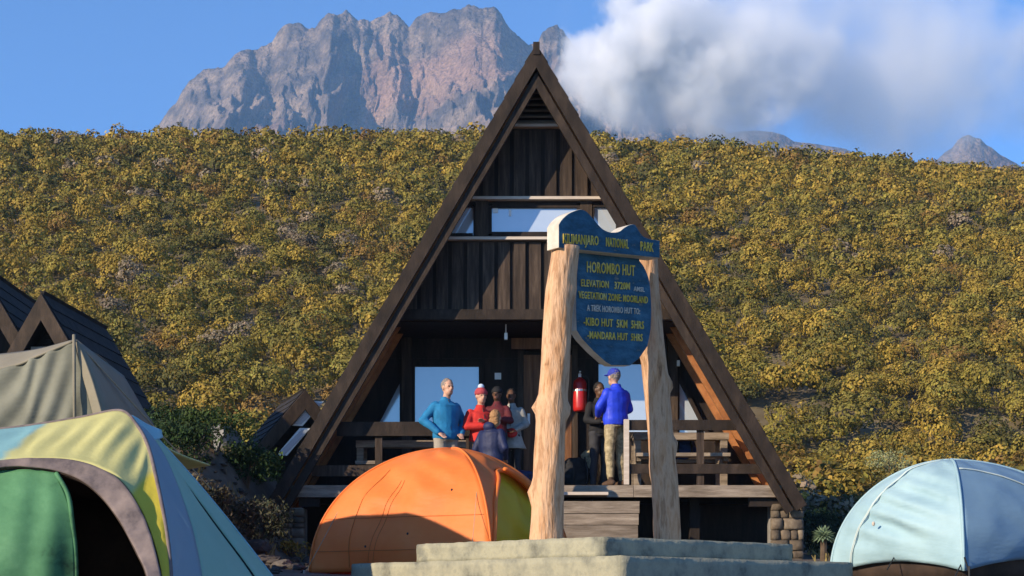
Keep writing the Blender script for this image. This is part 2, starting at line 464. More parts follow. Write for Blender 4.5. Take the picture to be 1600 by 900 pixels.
# ------------------------------------------------------------------ haze and cloud
def vol_box(name, x0, x1, y0, y1, z0, z1):
    g = G().box(x0, x1, y0, y1, z0, z1)
    m = bpy.data.materials.new(name); m.use_nodes = True
    N = m.node_tree.nodes; N.remove(N['Principled BSDF'])
    pv = N.new('ShaderNodeVolumePrincipled')
    m.node_tree.links.new(pv.outputs[0], N['Material Output'].inputs['Volume'])
    return g.build(name, m), pv, m
hz, pv, _ = vol_box('haze', -1150, 1150, -8, 2600, -6, 900)
pv.inputs['Color'].default_value = (.34, .62, 1.0, 1)
pv.inputs['Density'].default_value = .00019
pv.inputs['Anisotropy'].default_value = 0.0
tag(hz, kind='stuff')

def cloud(px, py, Y, rx, ry, rz, dens, cut, nsc, seed, soft=3.0):
    c = P(px, py, Y); s = Y / F
    g = G().ell((0, 0, 0), (rx * s, ry, rz * s), 24, 16)
    m = bpy.data.materials.new('cloud vapour'); m.use_nodes = True
    t = m.node_tree; N = t.nodes; L = t.links; N.remove(N['Principled BSDF'])
    pv = N.new('ShaderNodeVolumePrincipled'); L.new(pv.outputs[0], N['Material Output'].inputs['Volume'])
    pv.inputs['Color'].default_value = (1, 1, 1, 1); pv.inputs['Anisotropy'].default_value = 0
    tc = N.new('ShaderNodeTexCoord')
    a = N.new('ShaderNodeVectorMath'); a.operation = 'MULTIPLY_ADD'; a.inputs[1].default_value = (2, 2, 2); a.inputs[2].default_value = (-1, -1, -1)
    L.new(tc.outputs['Generated'], a.inputs[0])
    ln = N.new('ShaderNodeVectorMath'); ln.operation = 'LENGTH'; L.new(a.outputs[0], ln.inputs[0])
    mp = N.new('ShaderNodeMapping'); mp.inputs['Location'].default_value = (seed, seed * 2.3, 0); L.new(tc.outputs['Object'], mp.inputs[0])
    ns = N.new('ShaderNodeTexNoise'); ns.inputs['Scale'].default_value = nsc; ns.inputs['Detail'].default_value = 7; ns.inputs['Roughness'].default_value = .60
    L.new(mp.outputs[0], ns.inputs[0])
    ma = N.new('ShaderNodeMath'); ma.operation = 'MULTIPLY_ADD'; ma.inputs[1].default_value = soft; L.new(ns.outputs[0], ma.inputs[0])
    sb = N.new('ShaderNodeMath'); sb.operation = 'SUBTRACT'; sb.inputs[0].default_value = 1.0 - cut - soft * .5; L.new(ln.outputs['Value'], sb.inputs[1])
    L.new(sb.outputs[0], ma.inputs[2])
    mn = N.new('ShaderNodeMath'); mn.operation = 'SUBTRACT'; mn.inputs[0].default_value = 1.0; L.new(ln.outputs['Value'], mn.inputs[1])
    mn2 = N.new('ShaderNodeMath'); mn2.operation = 'MULTIPLY'; mn2.use_clamp = True; mn2.inputs[1].default_value = 3.5; L.new(mn.outputs[0], mn2.inputs[0])
    cl = N.new('ShaderNodeClamp'); L.new(ma.outputs[0], cl.inputs[0])
    ml = N.new('ShaderNodeMath'); ml.operation = 'MULTIPLY'; L.new(cl.outputs[0], ml.inputs[0]); L.new(mn2.outputs[0], ml.inputs[1])
    m3 = N.new('ShaderNodeMath'); m3.operation = 'MULTIPLY'; m3.inputs[1].default_value = dens; L.new(ml.outputs[0], m3.inputs[0])
    L.new(m3.outputs[0], pv.inputs['Density'])
    o = g.build('cloud', m); o.location = c
    return tag(o, kind='stuff')
cloud(1010, 78, 1440, 165, 75, 135, .24, .22, .017, 3.1, 3.8)
cloud(1150, 105, 1450, 185, 75, 130, .11, .21, .016, 8.7, 3.8)
cloud(1180, 60, 1480, 330, 80, 190, .022, .08, .010, 1.3, 2.8)
cloud(1440, 110, 1500, 290, 80, 170, .045, .16, .008, 5.2, 2.6)

# ------------------------------------------------------------------ main hut
X0, YF, ZA, K = .34, 21.5, 7.84, .587
PHI = math.atan(K); SP, CP = math.sin(PHI), math.cos(PHI)
ZFOOT, ZDECK = 1.41, 1.64
hut = thing('a_frame_hut', (X0, YF, .6), 'tall dark timber A-frame hut with open porch, rising in the middle of the camp', 'hut')

def slope_pt(s, u, v, y, x0=X0, za=ZA, sp=SP, cp=CP):
    return Vector((x0 + s * (sp * u - cp * v), y, za - cp * u - sp * v))
def slope_board(g, s, u1, v0, v1, y0, y1, u0=None, x0=X0, za=ZA, k=K):
    a = math.atan(k); sp, cp = math.sin(a), math.cos(a)
    p = lambda u, v, y: slope_pt(s, u, v, y, x0, za, sp, cp)
    ua, ub = (v0 / k, v1 / k) if u0 is None else (u0, u0)
    return g.hexa([p(ua, v0, y0), p(u1, v0, y0), p(u1, v0, y1), p(ua, v0, y1), p(ub, v1, y0), p(u1, v1, y0), p(u1, v1, y1), p(ub, v1, y1)])
LU = (ZA - ZFOOT) / CP
YB = 31.0
for s in (-1, 1):
    g = G()
    n = 26
    for i in range(n):          # overlapping roofing courses, butted to the next
        u0, u1 = LU * i / n, LU * (i + 1) / n + (.05 if i < n - 1 else 0)
        p = lambda u, v, y: slope_pt(s, u, v, y)
        lift = .03
        g.hexa([p(u0, .03, YF - .04), p(u1, .03 - lift * .6, YF - .04), p(u1, .03 - lift * .6, YB), p(u0, .03, YB),
                p(u0, .05, YF - .04), p(u1, .05, YF - .04), p(u1, .05, YB), p(u0, .05, YB)])
    g.build('roof', ROOFING, hut)
    g = G(); slope_board(g, s, LU - .03, .052, .09, YF + .02, YB - .02); g.build('roof_lining', WOOD_O, hut)
    g = G(); slope_board(g, s, LU + .05, .035, .20, YF - .10, YF - .045); g.build('barge_board', WOOD_B, hut)
    g = G(); slope_board(g, s, LU + .02, .225, .335, YF - .045, YF + .015); g.build('barge_board', WOOD_B, hut)
    for y in (21.62, 22.55, 23.1):   # rafters and battens under the porch roof
        g = G(); slope_board(g, s, LU - .06, .092, .22, y, y + .07, u0=.55); g.build('rafter', WOOD_O, hut)
    for i in range(9):
        u = 4.35 + i * .335
        g = G(); slope_board(g, s, u + .30, .0915, .105, 21.70, 23.5, u0=u); g.build('plank', WOOD_O, hut)
g = G().box(X0 - .045, X0 + .045, YF - .115, YF + .02, ZA - .22, ZA - .045); g.build('ridge_cap', WOOD_D, hut)

def zin(x, off=.15):   # underside of the roof at x
    return ZA - (abs(x - X0) + off) / K
def gable_poly(x0, x1, z0, z1, off=.15):
    poly = [(x0, z0), (x1, z0), (x1, z1), (x0, z1)]
    for s in (-1, 1):    # s*(x-X0) + K z <= K ZA - off
        poly = clip(poly, s, K, K * ZA - off + s * X0)
        if len(poly) < 3: return None
    return poly
def gable(name, x0, x1, z0, z1, y0, y1, m, off=.15, parent=None, g=None):
    poly = gable_poly(x0, x1, z0, z1, off)
    if not poly: return None
    gg = g or G()
    gg.prism([(x, y0, z) for x, z in poly], (0, y1 - y0, 0))
    return gg if g else gg.build(name, m, parent or hut)
YW = 22.0
gable('wall', X0 - 3, X0 + 3, 5.70, 7.62, YW + .03, YW + .13, WOOD_D)
gable('wall', X0 - 3, X0 + 3, 4.05, 5.24, YW + .031, YW + .13, WOOD_D)
for i in range(7):              # louvres in the peak
    z = 6.86 + i * .085
    hw = K * (ZA - z) - .16
    if hw < .05: break
    g = G().obox((X0, YW - .03, z), (hw, 0, 0), (0, .035, .025), (0, -.004, .006)); g.build('louvre_slat', WOOD_G, hut)  # lighter wood than the wall, to paint sunlight onto the slats
def planks(z0, z1, pitch, wd):
    n = 18
    for i in range(-n, n + 1):
        x = X0 - .01 + i * pitch; j = random.uniform(-.006, .006)
        gable('plank', x - wd / 2, x + wd / 2, z0, z1 + j * .3, YW - .005 + j, YW + .031, WOOD)
planks(5.80, 6.755, .222, .165)
planks(4.185, 5.15, .222, .165)
for z, hw in ((6.80, .43), (5.765, 1.0), (5.19, 1.30)):
    g = G().box(X0 - hw, X0 + hw, YW - .09, YW + .035, z - .022, z + .018); g.build('ledge', WOOD_P, hut)
g = G().box(X0 - 2.02, X0 + 2.02, YW - .12, YW + .02, 4.02, 4.165); g.build('beam', WOOD_B, hut)
# window band
def window(name, poly, y, fr=.035, m=PANE, parent=hut, frame_m=WOOD_D):
    f = G()
    n = len(poly)
    for i in range(n):
        a, b = Vector((poly[i][0], 0, poly[i][1])), Vector((poly[(i + 1) % n][0], 0, poly[(i + 1) % n][1]))
        d = (b - a).normalized(); nn = Vector((d.z, 0, -d.x))
        c = (a + b) / 2 + Vector((0, y - .01, 0))
        f.obox(c, d * ((b - a).length / 2 - (.0 if i % 2 else .03)), nn * fr * .9, Vector((0, .035 + .003 * (i % 2), 0)))
    fo = f.build(name, frame_m, parent)
    g = G().prism([(x, y, z) for x, z in poly], (0, .02, 0)); g.build('pane', m, fo)
    return fo
def xw(px, Y): return (px - CX) / F * Y
def zw(py, Y): return (HY - py) / F * Y
window('window', [(xw(765, YW), 5.27), (xw(905, YW), 5.27), (xw(905, YW), 5.68), (xw(765, YW), 5.68)], YW + .06)
pl = gable_poly(xw(700, YW), xw(742, YW), 5.26, 5.68, .20); window('window', pl, YW + .06, .025)
pl = gable_poly(xw(926, YW), xw(965, YW), 5.26, 5.68, .20); window('window', pl, YW + .06, .025)
for a, b in ((743, 763), (907, 925)):
    g = G().box(xw(a, YW), xw(b, YW), YW + .0, YW + .12, 5.212, 5.743); g.build('window_post', WOOD, hut)
gable('wall', X0 - 2, X0 + 2, 5.241, 5.699, YW + .15, YW + .2, WOOD_D)
g = G().box(xw(770, YW), xw(778, YW), YW + .045, YW + .055, zw(331, YW), zw(324, YW)); g.build('sticker', WHITE, hut)
g = G().box(xw(795, YW), xw(799, YW), YW + .045, YW + .055, zw(336, YW), zw(326, YW)); g.build('sticker', WHITE, hut)

# porch: ceiling, back wall, windows, door, deck
YP = 23.5
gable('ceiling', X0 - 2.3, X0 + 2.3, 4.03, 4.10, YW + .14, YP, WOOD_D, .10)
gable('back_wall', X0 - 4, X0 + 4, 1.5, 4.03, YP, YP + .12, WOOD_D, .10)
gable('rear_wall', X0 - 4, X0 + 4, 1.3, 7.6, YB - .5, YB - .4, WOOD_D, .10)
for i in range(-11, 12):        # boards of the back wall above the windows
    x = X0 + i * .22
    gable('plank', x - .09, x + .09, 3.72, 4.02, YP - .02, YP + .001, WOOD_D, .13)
window('window', [(xw(645, YP), 2.55), (xw(752, YP), 2.55), (xw(752, YP), zw(570, YP)), (xw(645, YP), zw(570, YP))], YP - .05, .04)
window('window', [(xw(931, YP), 2.55), (xw(1040, YP), 2.55), (xw(1040, YP), zw(566, YP)), (xw(931, YP), zw(566, YP))], YP - .05, .04)
window('window', [(xw(581, YP), 2.55), (xw(628, YP), 2.55), (xw(628, YP), zw(588, YP))], YP - .05, .03)
window('window', [(xw(1058, YP), 2.55), (xw(1105, YP), 2.55), (xw(1058, YP), zw(588, YP))], YP - .05, .03)
for a, b in ((628.5, 644), (1042, 1057.5)):
    g = G().box(xw(a, YP), xw(b, YP), YP - .14, YP - .001, 1.65, 4.02); g.build('post', WOOD, hut)
dx0, dx1 = xw(818, YP), xw(893, YP)
door = G().box(dx0, dx1, YP - .09, YP - .05, 1.66, zw(556, YP)).build('door', WOOD_DOOR, hut)
n = 5
for i in range(n):
    a = dx0 + (dx1 - dx0) * i / n; b = dx0 + (dx1 - dx0) * (i + 1) / n
    g = G().box(a + .006, b - .006, YP - .105 - random.random() * .004, YP - .089, 1.665, zw(557, YP)); g.build('plank', WOOD_DOOR, door)
g = G().box(xw(824, YP), xw(828, YP), YP - .15, YP - .106, zw(664, YP), zw(648, YP)); g.build('handle', WHITE, door)
g = G().box(dx0 - .09, dx0 - .002, YP - .11, YP - .001, 1.65, zw(548, YP)).box(dx0 - .09, dx1 + .09, YP - .112, YP - .001, zw(547.8, YP), zw(541, YP)).box(dx1 + .002, dx1 + .09, YP - .11, YP - .001, 1.65, zw(548, YP))
g.build('door_frame', WOOD, hut)
g = G().box(xw(799, 23.2), xw(872, 23.2), 23.2, 23.24, zw(545, 23.2), zw(528, 23.2)); np_ = g.build('name_plate', WOOD_DOOR, hut)
g = G().box(xw(773, YP), xw(783, YP), YP - .03, YP - .001, zw(593, YP), zw(583, YP)); g.build('notice', WHITE, hut)
g = G().box(xw(788, 22.3), xw(793, 22.3), 22.3, 22.36, zw(530, 22.3), zw(520, 22.3)).tube([(xw(790.5, 22.3), 22.33, zw(520, 22.3)), (xw(790.5, 22.3), 22.33, 4.04)], .008, 6); g.build('porch_lamp', WHITE, hut)
g = G().box(xw(1056, YP), xw(1060, YP), YP - .2, YP - .14, zw(575, YP), zw(566, YP)); g.build('porch_lamp', WHITE, hut)
XL, XR = X0 - 3.45, X0 + 3.45
for i in range(10):
    y = 21.62 + i * .188
    g = G().box(XL + .03 * (i % 3), XR - .02 * (i % 2), y, y + .175, ZDECK - .04, ZDECK - random.random() * .004); g.build('deck_plank', WOOD_G, hut)
xa = [XL, xw(640, YF), xw(990, YF), XR]
for a, b in zip(xa[:-1], xa[1:]):
    g = G().box(a + .003, b - .003, 21.53, 21.615, ZDECK - .175, ZDECK - .01); g.build('deck_beam', WOOD_G, hut)
for x in (-2.6, -.9, .9, 2.3):
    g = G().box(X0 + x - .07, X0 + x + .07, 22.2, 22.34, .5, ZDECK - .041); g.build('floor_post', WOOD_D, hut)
g = G().box(XL - .15, XR + .30, 23.4, 23.5, .35, ZDECK - .16); g.build('dark_void_panel', WOOD_D, hut)  # dark panel for the shaded void under the deck, widened against a light gap
# landing and steps below the deck
LX0, LX1 = xw(640, 20.6), xw(1000, 20.6)
land = G().box(LX0, LX1, 20.62, 21.525, 1.31, 1.348).build('landing', WOOD_G, hut)
for i, (a, b) in enumerate(((784, 802), (803, 820), (821, 846))):
    g = G().box(LX0 + .01, LX1 - .01 - .01 * i, 20.575 + .004 * (i % 2), 20.615, zw(b, 20.6), zw(a, 20.6)); g.build('plank', WOOD_G, land)
g = G().box(LX0 + .05, LX1 - .4, 21.0, 21.52, 1.46, 1.50); g.build('tread', WOOD_P, hut)
g = G().box(xw(690, 20.3), xw(835, 20.3), 20.15, 20.57, 1.02, 1.06).box(xw(690, 20.3), xw(700, 20.3), 20.2, 20.57, .45, 1.02).box(xw(822, 20.3), xw(832, 20.3), 20.2, 20.57, .45, 1.02); g.build('step', WOOD_G, hut)

# railings
YR = 21.72
def rail(a, b, y0, y1, m=WOOD, Y=YR, t=.045, name='rail'):
    return G().box(xw(a, Y), xw(b, Y), Y, Y + t, zw(y1, Y), zw(y0, Y)).build(name, m, hut)
rail(526, 736, 659, 681, WOOD_B); rail(487, 560, 727, 744, WOOD); rail(560, 736, 727, 744, WOOD)
rail(586, 597, 682, 758, WOOD, YR + .05, .06, 'rail_post'); rail(728, 737, 659, 758, WOOD, YR + .05, .06, 'rail_post')
rail(981, 1166, 656, 672, WOOD_B); rail(981, 1206, 725, 740, WOOD_B)
rail(975, 983, 655, 757, WOOD_P, YR - .03, .08, 'rail_post'); rail(1089, 1100, 660, 758, WOOD, YR + .05, .06, 'rail_post')

# stone piers
def pier(px0, px1, y_top, y_bot, Y, dep):
    x0, x1, z1, z0 = xw(px0, Y), xw(px1, Y), zw(y_top, Y), zw(y_bot, Y) - .25
    core = G().box(x0 + .03, x1 - .03, Y + .03, Y + dep, z0, z1 - .01).build('stone_pier', ROCK, hut)
    z = z0
    while z < z1 - .04:
        h = min(random.uniform(.07, .17), z1 - z); x = x0
        while x < x1 - .03:
            w = min(random.uniform(.09, .26), x1 - x)
            if x1 - (x + w) < .06: w = x1 - x
            g = G().ell((x + w / 2, Y + .04, z + h / 2), (w * .80, .065 + random.random() * .03, h * .80), 12, 8)
            for v in g.v:
                q = mnoise.noise_vector(v * 9) * .018; v += q
                v.x = x + w / 2 + max(-w * .485, min(w * .485, v.x - x - w / 2)); v.z = z + h / 2 + max(-h * .48, min(h * .48, v.z - z - h / 2))
            g.build('stone', STONE, core, True)
            x += w
        z += h
pier(428, 476, 792, 885, 21.62, .5)
pier(1205, 1256, 787, 868, 21.62, .5)
for px0, px1 in ((468, 500), (1170, 1235)):
    g = G().box(xw(px0, 21.7), xw(px1, 21.7), 21.62, 21.78, ZDECK - .30, ZDECK - .177); g.build('bearer', WOOD_D, hut)

# picnic tables on the porch
def picnic(px0, px1, py, Y, label, flip):
    x0, x1 = xw(px0, Y), xw(px1, Y); zt = zw(py, Y)
    t = thing('picnic_table', ((x0 + x1) / 2, Y + .3, ZDECK), label, 'table', 'picnic tables on the porch')
    for i in range(3):
        G().box(x0, x1, Y + .21 * i, Y + .21 * i + .195, zt - .10 if i == 0 else zt - .05, zt).build('tabletop', WOOD_G, t)
    for yy in (Y - .30, Y + .72):
        G().box(x0 + .02, x1 - .02, yy, yy + .22, zt - .37, zt - .32).build('bench_seat', WOOD_G, t)
    for x in (x0 + .01, x1 - .12):
        G().box(x, x + .10, Y + .02, Y + .09, ZDECK, zt - .103).build('leg', WOOD_G, t)
        G().box(x, x + .10, Y + .50, Y + .57, ZDECK, zt - .053).build('leg', WOOD_G, t)
        G().box(x + .02, x + .08, Y - .2, Y + .85, zt - .43, zt - .373).build('cross_bar', WOOD_G, t)
    return t
picnic(556, 735, 688, 22.15, 'weathered picnic table behind the porch rail beside the man in teal', 0)
picnic(990, 1139, 676, 22.3, 'weathered picnic table behind the right porch rail under the sunlit roof boards', 1)

# fire extinguisher hanging on the wall right of the door
ex = Vector((xw(906, 23.3), 23.3, 0)); z0, z1 = zw(643, 23.3), zw(590, 23.3)
t = thing('fire_extinguisher', (ex.x, ex.y, z0), 'red fire extinguisher hanging on the dark porch wall', 'fire extinguisher')
g = G(); prof = [(0, .085), (.02, .1), (.06, .105), (.42, .105), (.47, .085), (.50, .045), (.52, .03)]
g.tube([(ex.x, ex.y, z0 + a) for a, b in prof], [b for a, b in prof], 18); g.build('cylinder', RED, t, True)
G().tube([(ex.x, ex.y, z0 + .52), (ex.x, ex.y, z0 + .57)], .025, 10).box(ex.x - .012, ex.x + .012, ex.y - .10, ex.y + .03, z0 + .585, z0 + .60).box(ex.x - .012, ex.x + .012, ex.y - .08, ex.y + .03, z0 + .555, z0 + .567).build('valve', WHITE, t)
G().tube(cr([(ex.x + .02, ex.y, z0 + .55), (ex.x + .13, ex.y - .02, z0 + .5), (ex.x + .135, ex.y - .02, z0 + .3), (ex.x + .12, ex.y - .02, z0 + .12)], 12), .013, 6).build('hose', BLACK, t, True)
G().tube([(ex.x, ex.y, z0 + .3), (ex.x, ex.y, z0 + .33)], .108, 18).box(ex.x - .03, ex.x + .03, ex.y + .09, YP - .002, z0 + .27, z0 + .36).build('bracket', METAL, t)

# ------------------------------------------------------------------ stepped plinth and park sign
A_R, A_L = R(43), R(47)
er = Vector((math.cos(A_R), math.sin(A_R), 0)); el = Vector((-math.cos(A_L), math.sin(A_L), 0))
def corner(px, py, Y): return P(px, py, Y)
def run(c, d, px):      # distance along d from c until it shows at px
    r = (px - CX) / F
    return (r * c.y - c.x) / (d.x - r * d.y)
c1 = corner(940, 838, 12.0); l1, m1 = run(c1, er, 1239), run(c1, el, 650)
c2 = corner(970, 868, 11.55); l2, m2 = run(c2, er, 1333), run(c2, el, 548)
pl = thing('stepped_plinth', (c1 + er * l1 / 2 + el * m1 / 2) * 1.0 - Vector((0, 0, c1.z)), 'two tier concrete plinth carrying the park sign posts, one corner forward', 'plinth')
def tier(name, c, l, m, z0, seed):
    o = G().hexa([Vector((q.x, q.y, z0)) for q in (c, c + er * l, c + er * l + el * m, c + el * m)] + [Vector((q.x, q.y, c.z)) for q in (c, c + er * l, c + er * l + el * m, c + el * m)])
    me = bpy.data.meshes.new('t'); me.from_pydata([tuple(v) for v in o.v], [], o.f)
    bm = bmesh.new(); bm.from_mesh(me)
    bmesh.ops.bevel(bm, geom=list(bm.edges), offset=.007, segments=2, affect='EDGES')
    for _ in range(5):
        long = [e for e in bm.edges if e.calc_length() > .07]
        if not long: break
        bmesh.ops.subdivide_edges(bm, edges=long, cuts=1, use_grid_fill=True)
    bmesh.ops.triangulate(bm, faces=[f for f in bm.faces if len(f.verts) > 4])
    for v in bm.verts:
        q = mnoise.noise_vector(v.co * 3.1 + Vector((seed, 0, 0))) * .006 + mnoise.noise_vector(v.co * 17) * .007
        v.co += q
    vs = [v.co.copy() for v in bm.verts]; bm.verts.index_update(); fs = [tuple(v.index for v in f.verts) for f in bm.faces]
    bm.free()
    return mk(name, vs, fs, CONC, pl, True)
tier('upper_tier', c1, l1, m1, c2.z - .01, 1)
tier('lower_tier', c2, l2, m2, zg(1, 12) - .5, 5)
def mid_pt(c, l, m): return c + er * l / 2 + el * m / 2

AS = R(40)
e_s = Vector((math.cos(AS), math.sin(AS), 0)); n_s = Vector((math.sin(AS), -math.cos(AS), 0))
L0 = Vector((.31, 13.0, 0))
def onsign(px, py, off=0.0):     # point of the sign's plane seen at a pixel
    o = L0 + n_s * off; r = (px - CX) / F
    a = (r * o.y - o.x) / (e_s.x - r * e_s.y)
    q = o + e_s * a
    return Vector((q.x, q.y, (HY - py) / F * q.y))
sg = thing('park_sign', (.85, 13.45, c1.z), 'blue and gold park notice board hung between two rough log posts', 'sign')

def log_post(pts, rads, knots, seed, tip=None):
    path = cr(pts, 46); rr = np.interp(np.linspace(0, 1, 46), np.linspace(0, 1, len(rads)), rads)
    n = 28; vs = []; fs = []
    for i, p in enumerate(path):
        for k in range(n):
            a = 2 * math.pi * k / n
            d = Vector((math.cos(a), math.sin(a), 0))
            r = rr[i] * (1 + .10 * mnoise.noise(Vector((d.x * 1.2 + seed, d.y * 1.2, p.z * 1.6))) + .055 * mnoise.noise(Vector((d.x * 5, d.y * 5 + seed, p.z * 4))) + .04 * mnoise.noise(Vector((d.x * 13, d.y * 13 + seed, p.z * 3))))
            for kz, ka, kh, kw in knots:
                da = (a - ka + math.pi) % (2 * math.pi) - math.pi
                r += kh * math.exp(-((p.z - kz) / kw) ** 2 - (da / .42) ** 2)
            vs.append(p + d * r)
    for i in range(45):
        for k in range(n): fs.append((i * n + k, i * n + (k + 1) % n, (i + 1) * n + (k + 1) % n, (i + 1) * n + k))
    vs.append(path[-1] + Vector((0, 0, .015))); fs += [(45 * n + k, 45 * n + (k + 1) % n, len(vs) - 1) for k in range(n)]
    return mk('post', vs, fs, LOG, sg, True)
zb = c1.z - .03
def on(px, py, Y=13.0): return P(px, py, Y)
def drop(p): return Vector((p.x, p.y, zb))
pa = [on(853, 842), on(858, 720), on(866, 600), on(873, 480), on(884, 386)]
pa[0] = drop(pa[0])
post1 = log_post(pa, [.142, .130, .126, .122, .116], [(zw(636, 13), math.pi * 1.03, .05, .05), (zw(642, 13), -.2, .045, .06), (zw(770, 13), math.pi, .045, .07), (zw(570, 13), -2.2, .02, .05), (zw(455, 13), -.3, .02, .08)], 3)
pb = [on(1044, 842, 13.9), on(1034, 700, 13.9), on(1024, 590, 13.9), on(1016, 480, 13.9), on(1012, 398, 13.9)]
pb[0] = drop(pb[0])
post2 = log_post(pb, [.122, .118, .116, .098, .086], [(zw(695, 13.9), .1, .045, .06), (zw(600, 13.9), .2, .05, .06), (zw(550, 13.9), -2.6, .05, .10), (zw(735, 13.9), 3.0, .02, .06)], 21)

def board(name, px, off, thick, mat, bev=.006):
    pts = [onsign(x, y, off) for x, y in px]
    n = len(pts); back = [p - n_s * thick for p in pts]
    vs = pts + back
    fs = [tuple(range(n)), tuple(range(2 * n - 1, n - 1, -1))] + [(i, n + i, n + (i + 1) % n, (i + 1) % n) for i in range(n)]
    o = mk(name, vs, fs, mat, sg)
    o.data.materials.append(EDGEP)
    for p in o.data.polygons:
        if len(p.vertices) == 4: p.material_index = 1
    b = o.modifiers.new('edge', 'BEVEL'); b.width = bev; b.segments = 2; b.limit_method = 'ANGLE'
    return o
def curve_px(p, n):
    return [(q.x, q.y) for q in cr([(x, y, 0) for x, y in p], n)]
top = curve_px([(873, 351), (878, 343), (888, 334), (899, 329), (907, 327), (916, 330), (925, 339), (935, 351), (944, 359), (955, 363), (967, 362), (975, 356), (984, 351), (992, 351), (997, 358), (1004, 368), (1014, 373), (1031, 376)], 44)
header = board('header_board', [(873, 387)] + top + [(1031, 403)], .17, .15, BLUEP)
shp = [(906, 391)] + curve_px([(903, 402), (901, 440), (900, 480), (901, 516)], 12) + [(910, 530), (928, 549), (947, 566), (956, 571)] + [(985, 571), (999, 560), (1012, 541)] + curve_px([(1017, 515), (1018, 480), (1015, 440), (1007, 418), (1000, 408)], 14) + [(998, 402)]
shield = board('shield_board', shp, .06, .09, BLUEP)
def lettering(txt, x0, x1, yl, yr, h, off, parent, m=GOLD):
    """one line; x0..x1 and height h in photo pixels, yl / yr = baseline at the two ends"""
    cu = bpy.data.curves.new('lettering', 'FONT'); cu.body = txt; cu.extrude = .03; cu.offset = .012; cu.resolution_u = 2; cu.space_character = 1.06
    o = bpy.data.objects.new('tmp', cu); COL.objects.link(o)
    dg = bpy.context.evaluated_depsgraph_get(); dg.update()
    me = bpy.data.meshes.new_from_object(o.evaluated_get(dg)); bpy.data.objects.remove(o)
    co = np.array([v.co for v in me.vertices]); lo, hi = co[:, 0].min(), co[:, 0].max(); H = co[:, 1].max()
    a, b = onsign(x0, yl, off), onsign(x1, yr, off); up = onsign(x0, yl - h, off) - a
    inv = wm(parent).inverted()
    for v in me.vertices:
        q = a + (b - a) * ((v.co.x - lo) / (hi - lo)) + Vector((0, 0, up.z)) * (v.co.y / H) + n_s * (v.co.z * .12)
        v.co = inv @ q
    me.materials.clear(); me.materials.append(m); me.update()
    return link_mesh('lettering', me, parent)
H_OFF, S_OFF = .175, .065
lettering('KILIMANJARO', 880, 935, 379.8, 383.3, 15, H_OFF, header)
lettering('NATIONAL', 947, 982, 384.5, 388.5, 14, H_OFF, header)
lettering('PARK', 1001, 1021, 391, 393.5, 14, H_OFF, header)
lettering('HOROMBO HUT', 917, 992, 425, 431, 17, S_OFF, shield)
lettering('ELEVATION', 908, 951, 447, 450, 11, S_OFF, shield)
lettering('3720M', 960, 984, 451, 452.5, 11, S_OFF, shield)
lettering('AMSL', 990, 1007, 454.5, 456, 7, S_OFF, shield, EDGEP)
lettering('VEGETATION ZONE: MOORLAND', 904, 1012, 465.5, 474, 11, S_OFF, shield)
lettering('A TREK HOROMBO HUT TO:', 917, 1000, 485.5, 491, 9.5, S_OFF, shield, EDGEP)
lettering('-KIBO HUT  5KM  5HRS', 912, 1006, 508, 514, 12.5, S_OFF, shield)
lettering('-MANDARA HUT  5HRS', 918, 1004, 528.5, 533, 11.5, S_OFF, shield)

# ------------------------------------------------------------------ other huts
WOOD_S = M('sunlit barge wood', [(.018, .011, .007), (.038, .024, .015), (.066, .043, .028)], 3, (2.5, 2.5, 1), .75, .25, 30, vary=.15)  # lighter than the tall hut's barge: sunlight put into the brown
def small_hut(apex, rz, length, height, base_drop, label, k=.62, front=True, mat=ROOFING, bm_=None):
    """A-frame sleeping hut: apex of its front gable, heading rz (0 = faces the camera)"""
    t = thing('sleeping_hut', (apex.x, apex.y, apex.z - height), label, 'hut', 'small A-frame sleeping huts', rz)
    za = height; L = (za + base_drop) / math.cos(math.atan(k))
    W = wm(t)
    def put(g, name, m, p=None):
        g.v = [W @ v for v in g.v]; return g.build(name, m, p or t)
    for s in (-1, 1):
        g = G(); n = 14; a = math.atan(k); sp, cp = math.sin(a), math.cos(a)
        for i in range(n):
            u0, u1 = L * i / n, L * (i + 1) / n + (.05 if i < n - 1 else 0)
            q = lambda u, v, y: slope_pt(s, u, v, y, 0, za, sp, cp)
            g.hexa([q(u0, .03, 0), q(u1, .01, 0), q(u1, .01, length), q(u0, .03, length), q(u0, .055, 0), q(u1, .055, 0), q(u1, .055, length), q(u0, .055, length)])
        put(g, 'roof', mat)
        g = G(); slope_board(g, s, L, .04, .27, -.07, -.01, None, 0, za, k); put(g, 'barge_board', bm_ or WOOD_S)
        g = G(); slope_board(g, s, L - .02, .057, .11, .02, length - .02, None, 0, za, k); put(g, 'roof_lining', WOOD_D)
    g = G(); hw = k * za - .25
    g.prism([(-hw, .5, 0), (hw, .5, 0), (0, .5, za - .4)], (0, .06, 0)); wall = put(g, 'front_wall', WOOD_D)
    g = G(); g.prism([(-hw, length - .3, 0), (hw, length - .3, 0), (0, length - .3, za - .4)], (0, .06, 0)); put(g, 'rear_wall', WOOD_D)
    return t, put, za
ah = P(66, 452, 26)
t, put, za = small_hut(ah, R(-3), 3.4, 3.5, .3, 'dark A-frame sleeping hut with its gable above the olive tent', .585)
pz = za - (545 - 452) / F * 26
g = G().box(-.36, .30, .44, .49, pz - .45, pz + .11); put(g, 'window_frame', WHITE)
g = G().box(-.31, .25, .425, .438, pz - .42, pz + .07); put(g, 'pane', PANE)
for i in range(9):
    zz = za - 1.05 + i * .07
    hw2 = (za - zz) * .585 - .33
    if hw2 > .05 and zz > pz + .12:
        g = G().box(-hw2, hw2, .46, .495, zz, zz + .05); put(g, 'plank', WOOD_D)
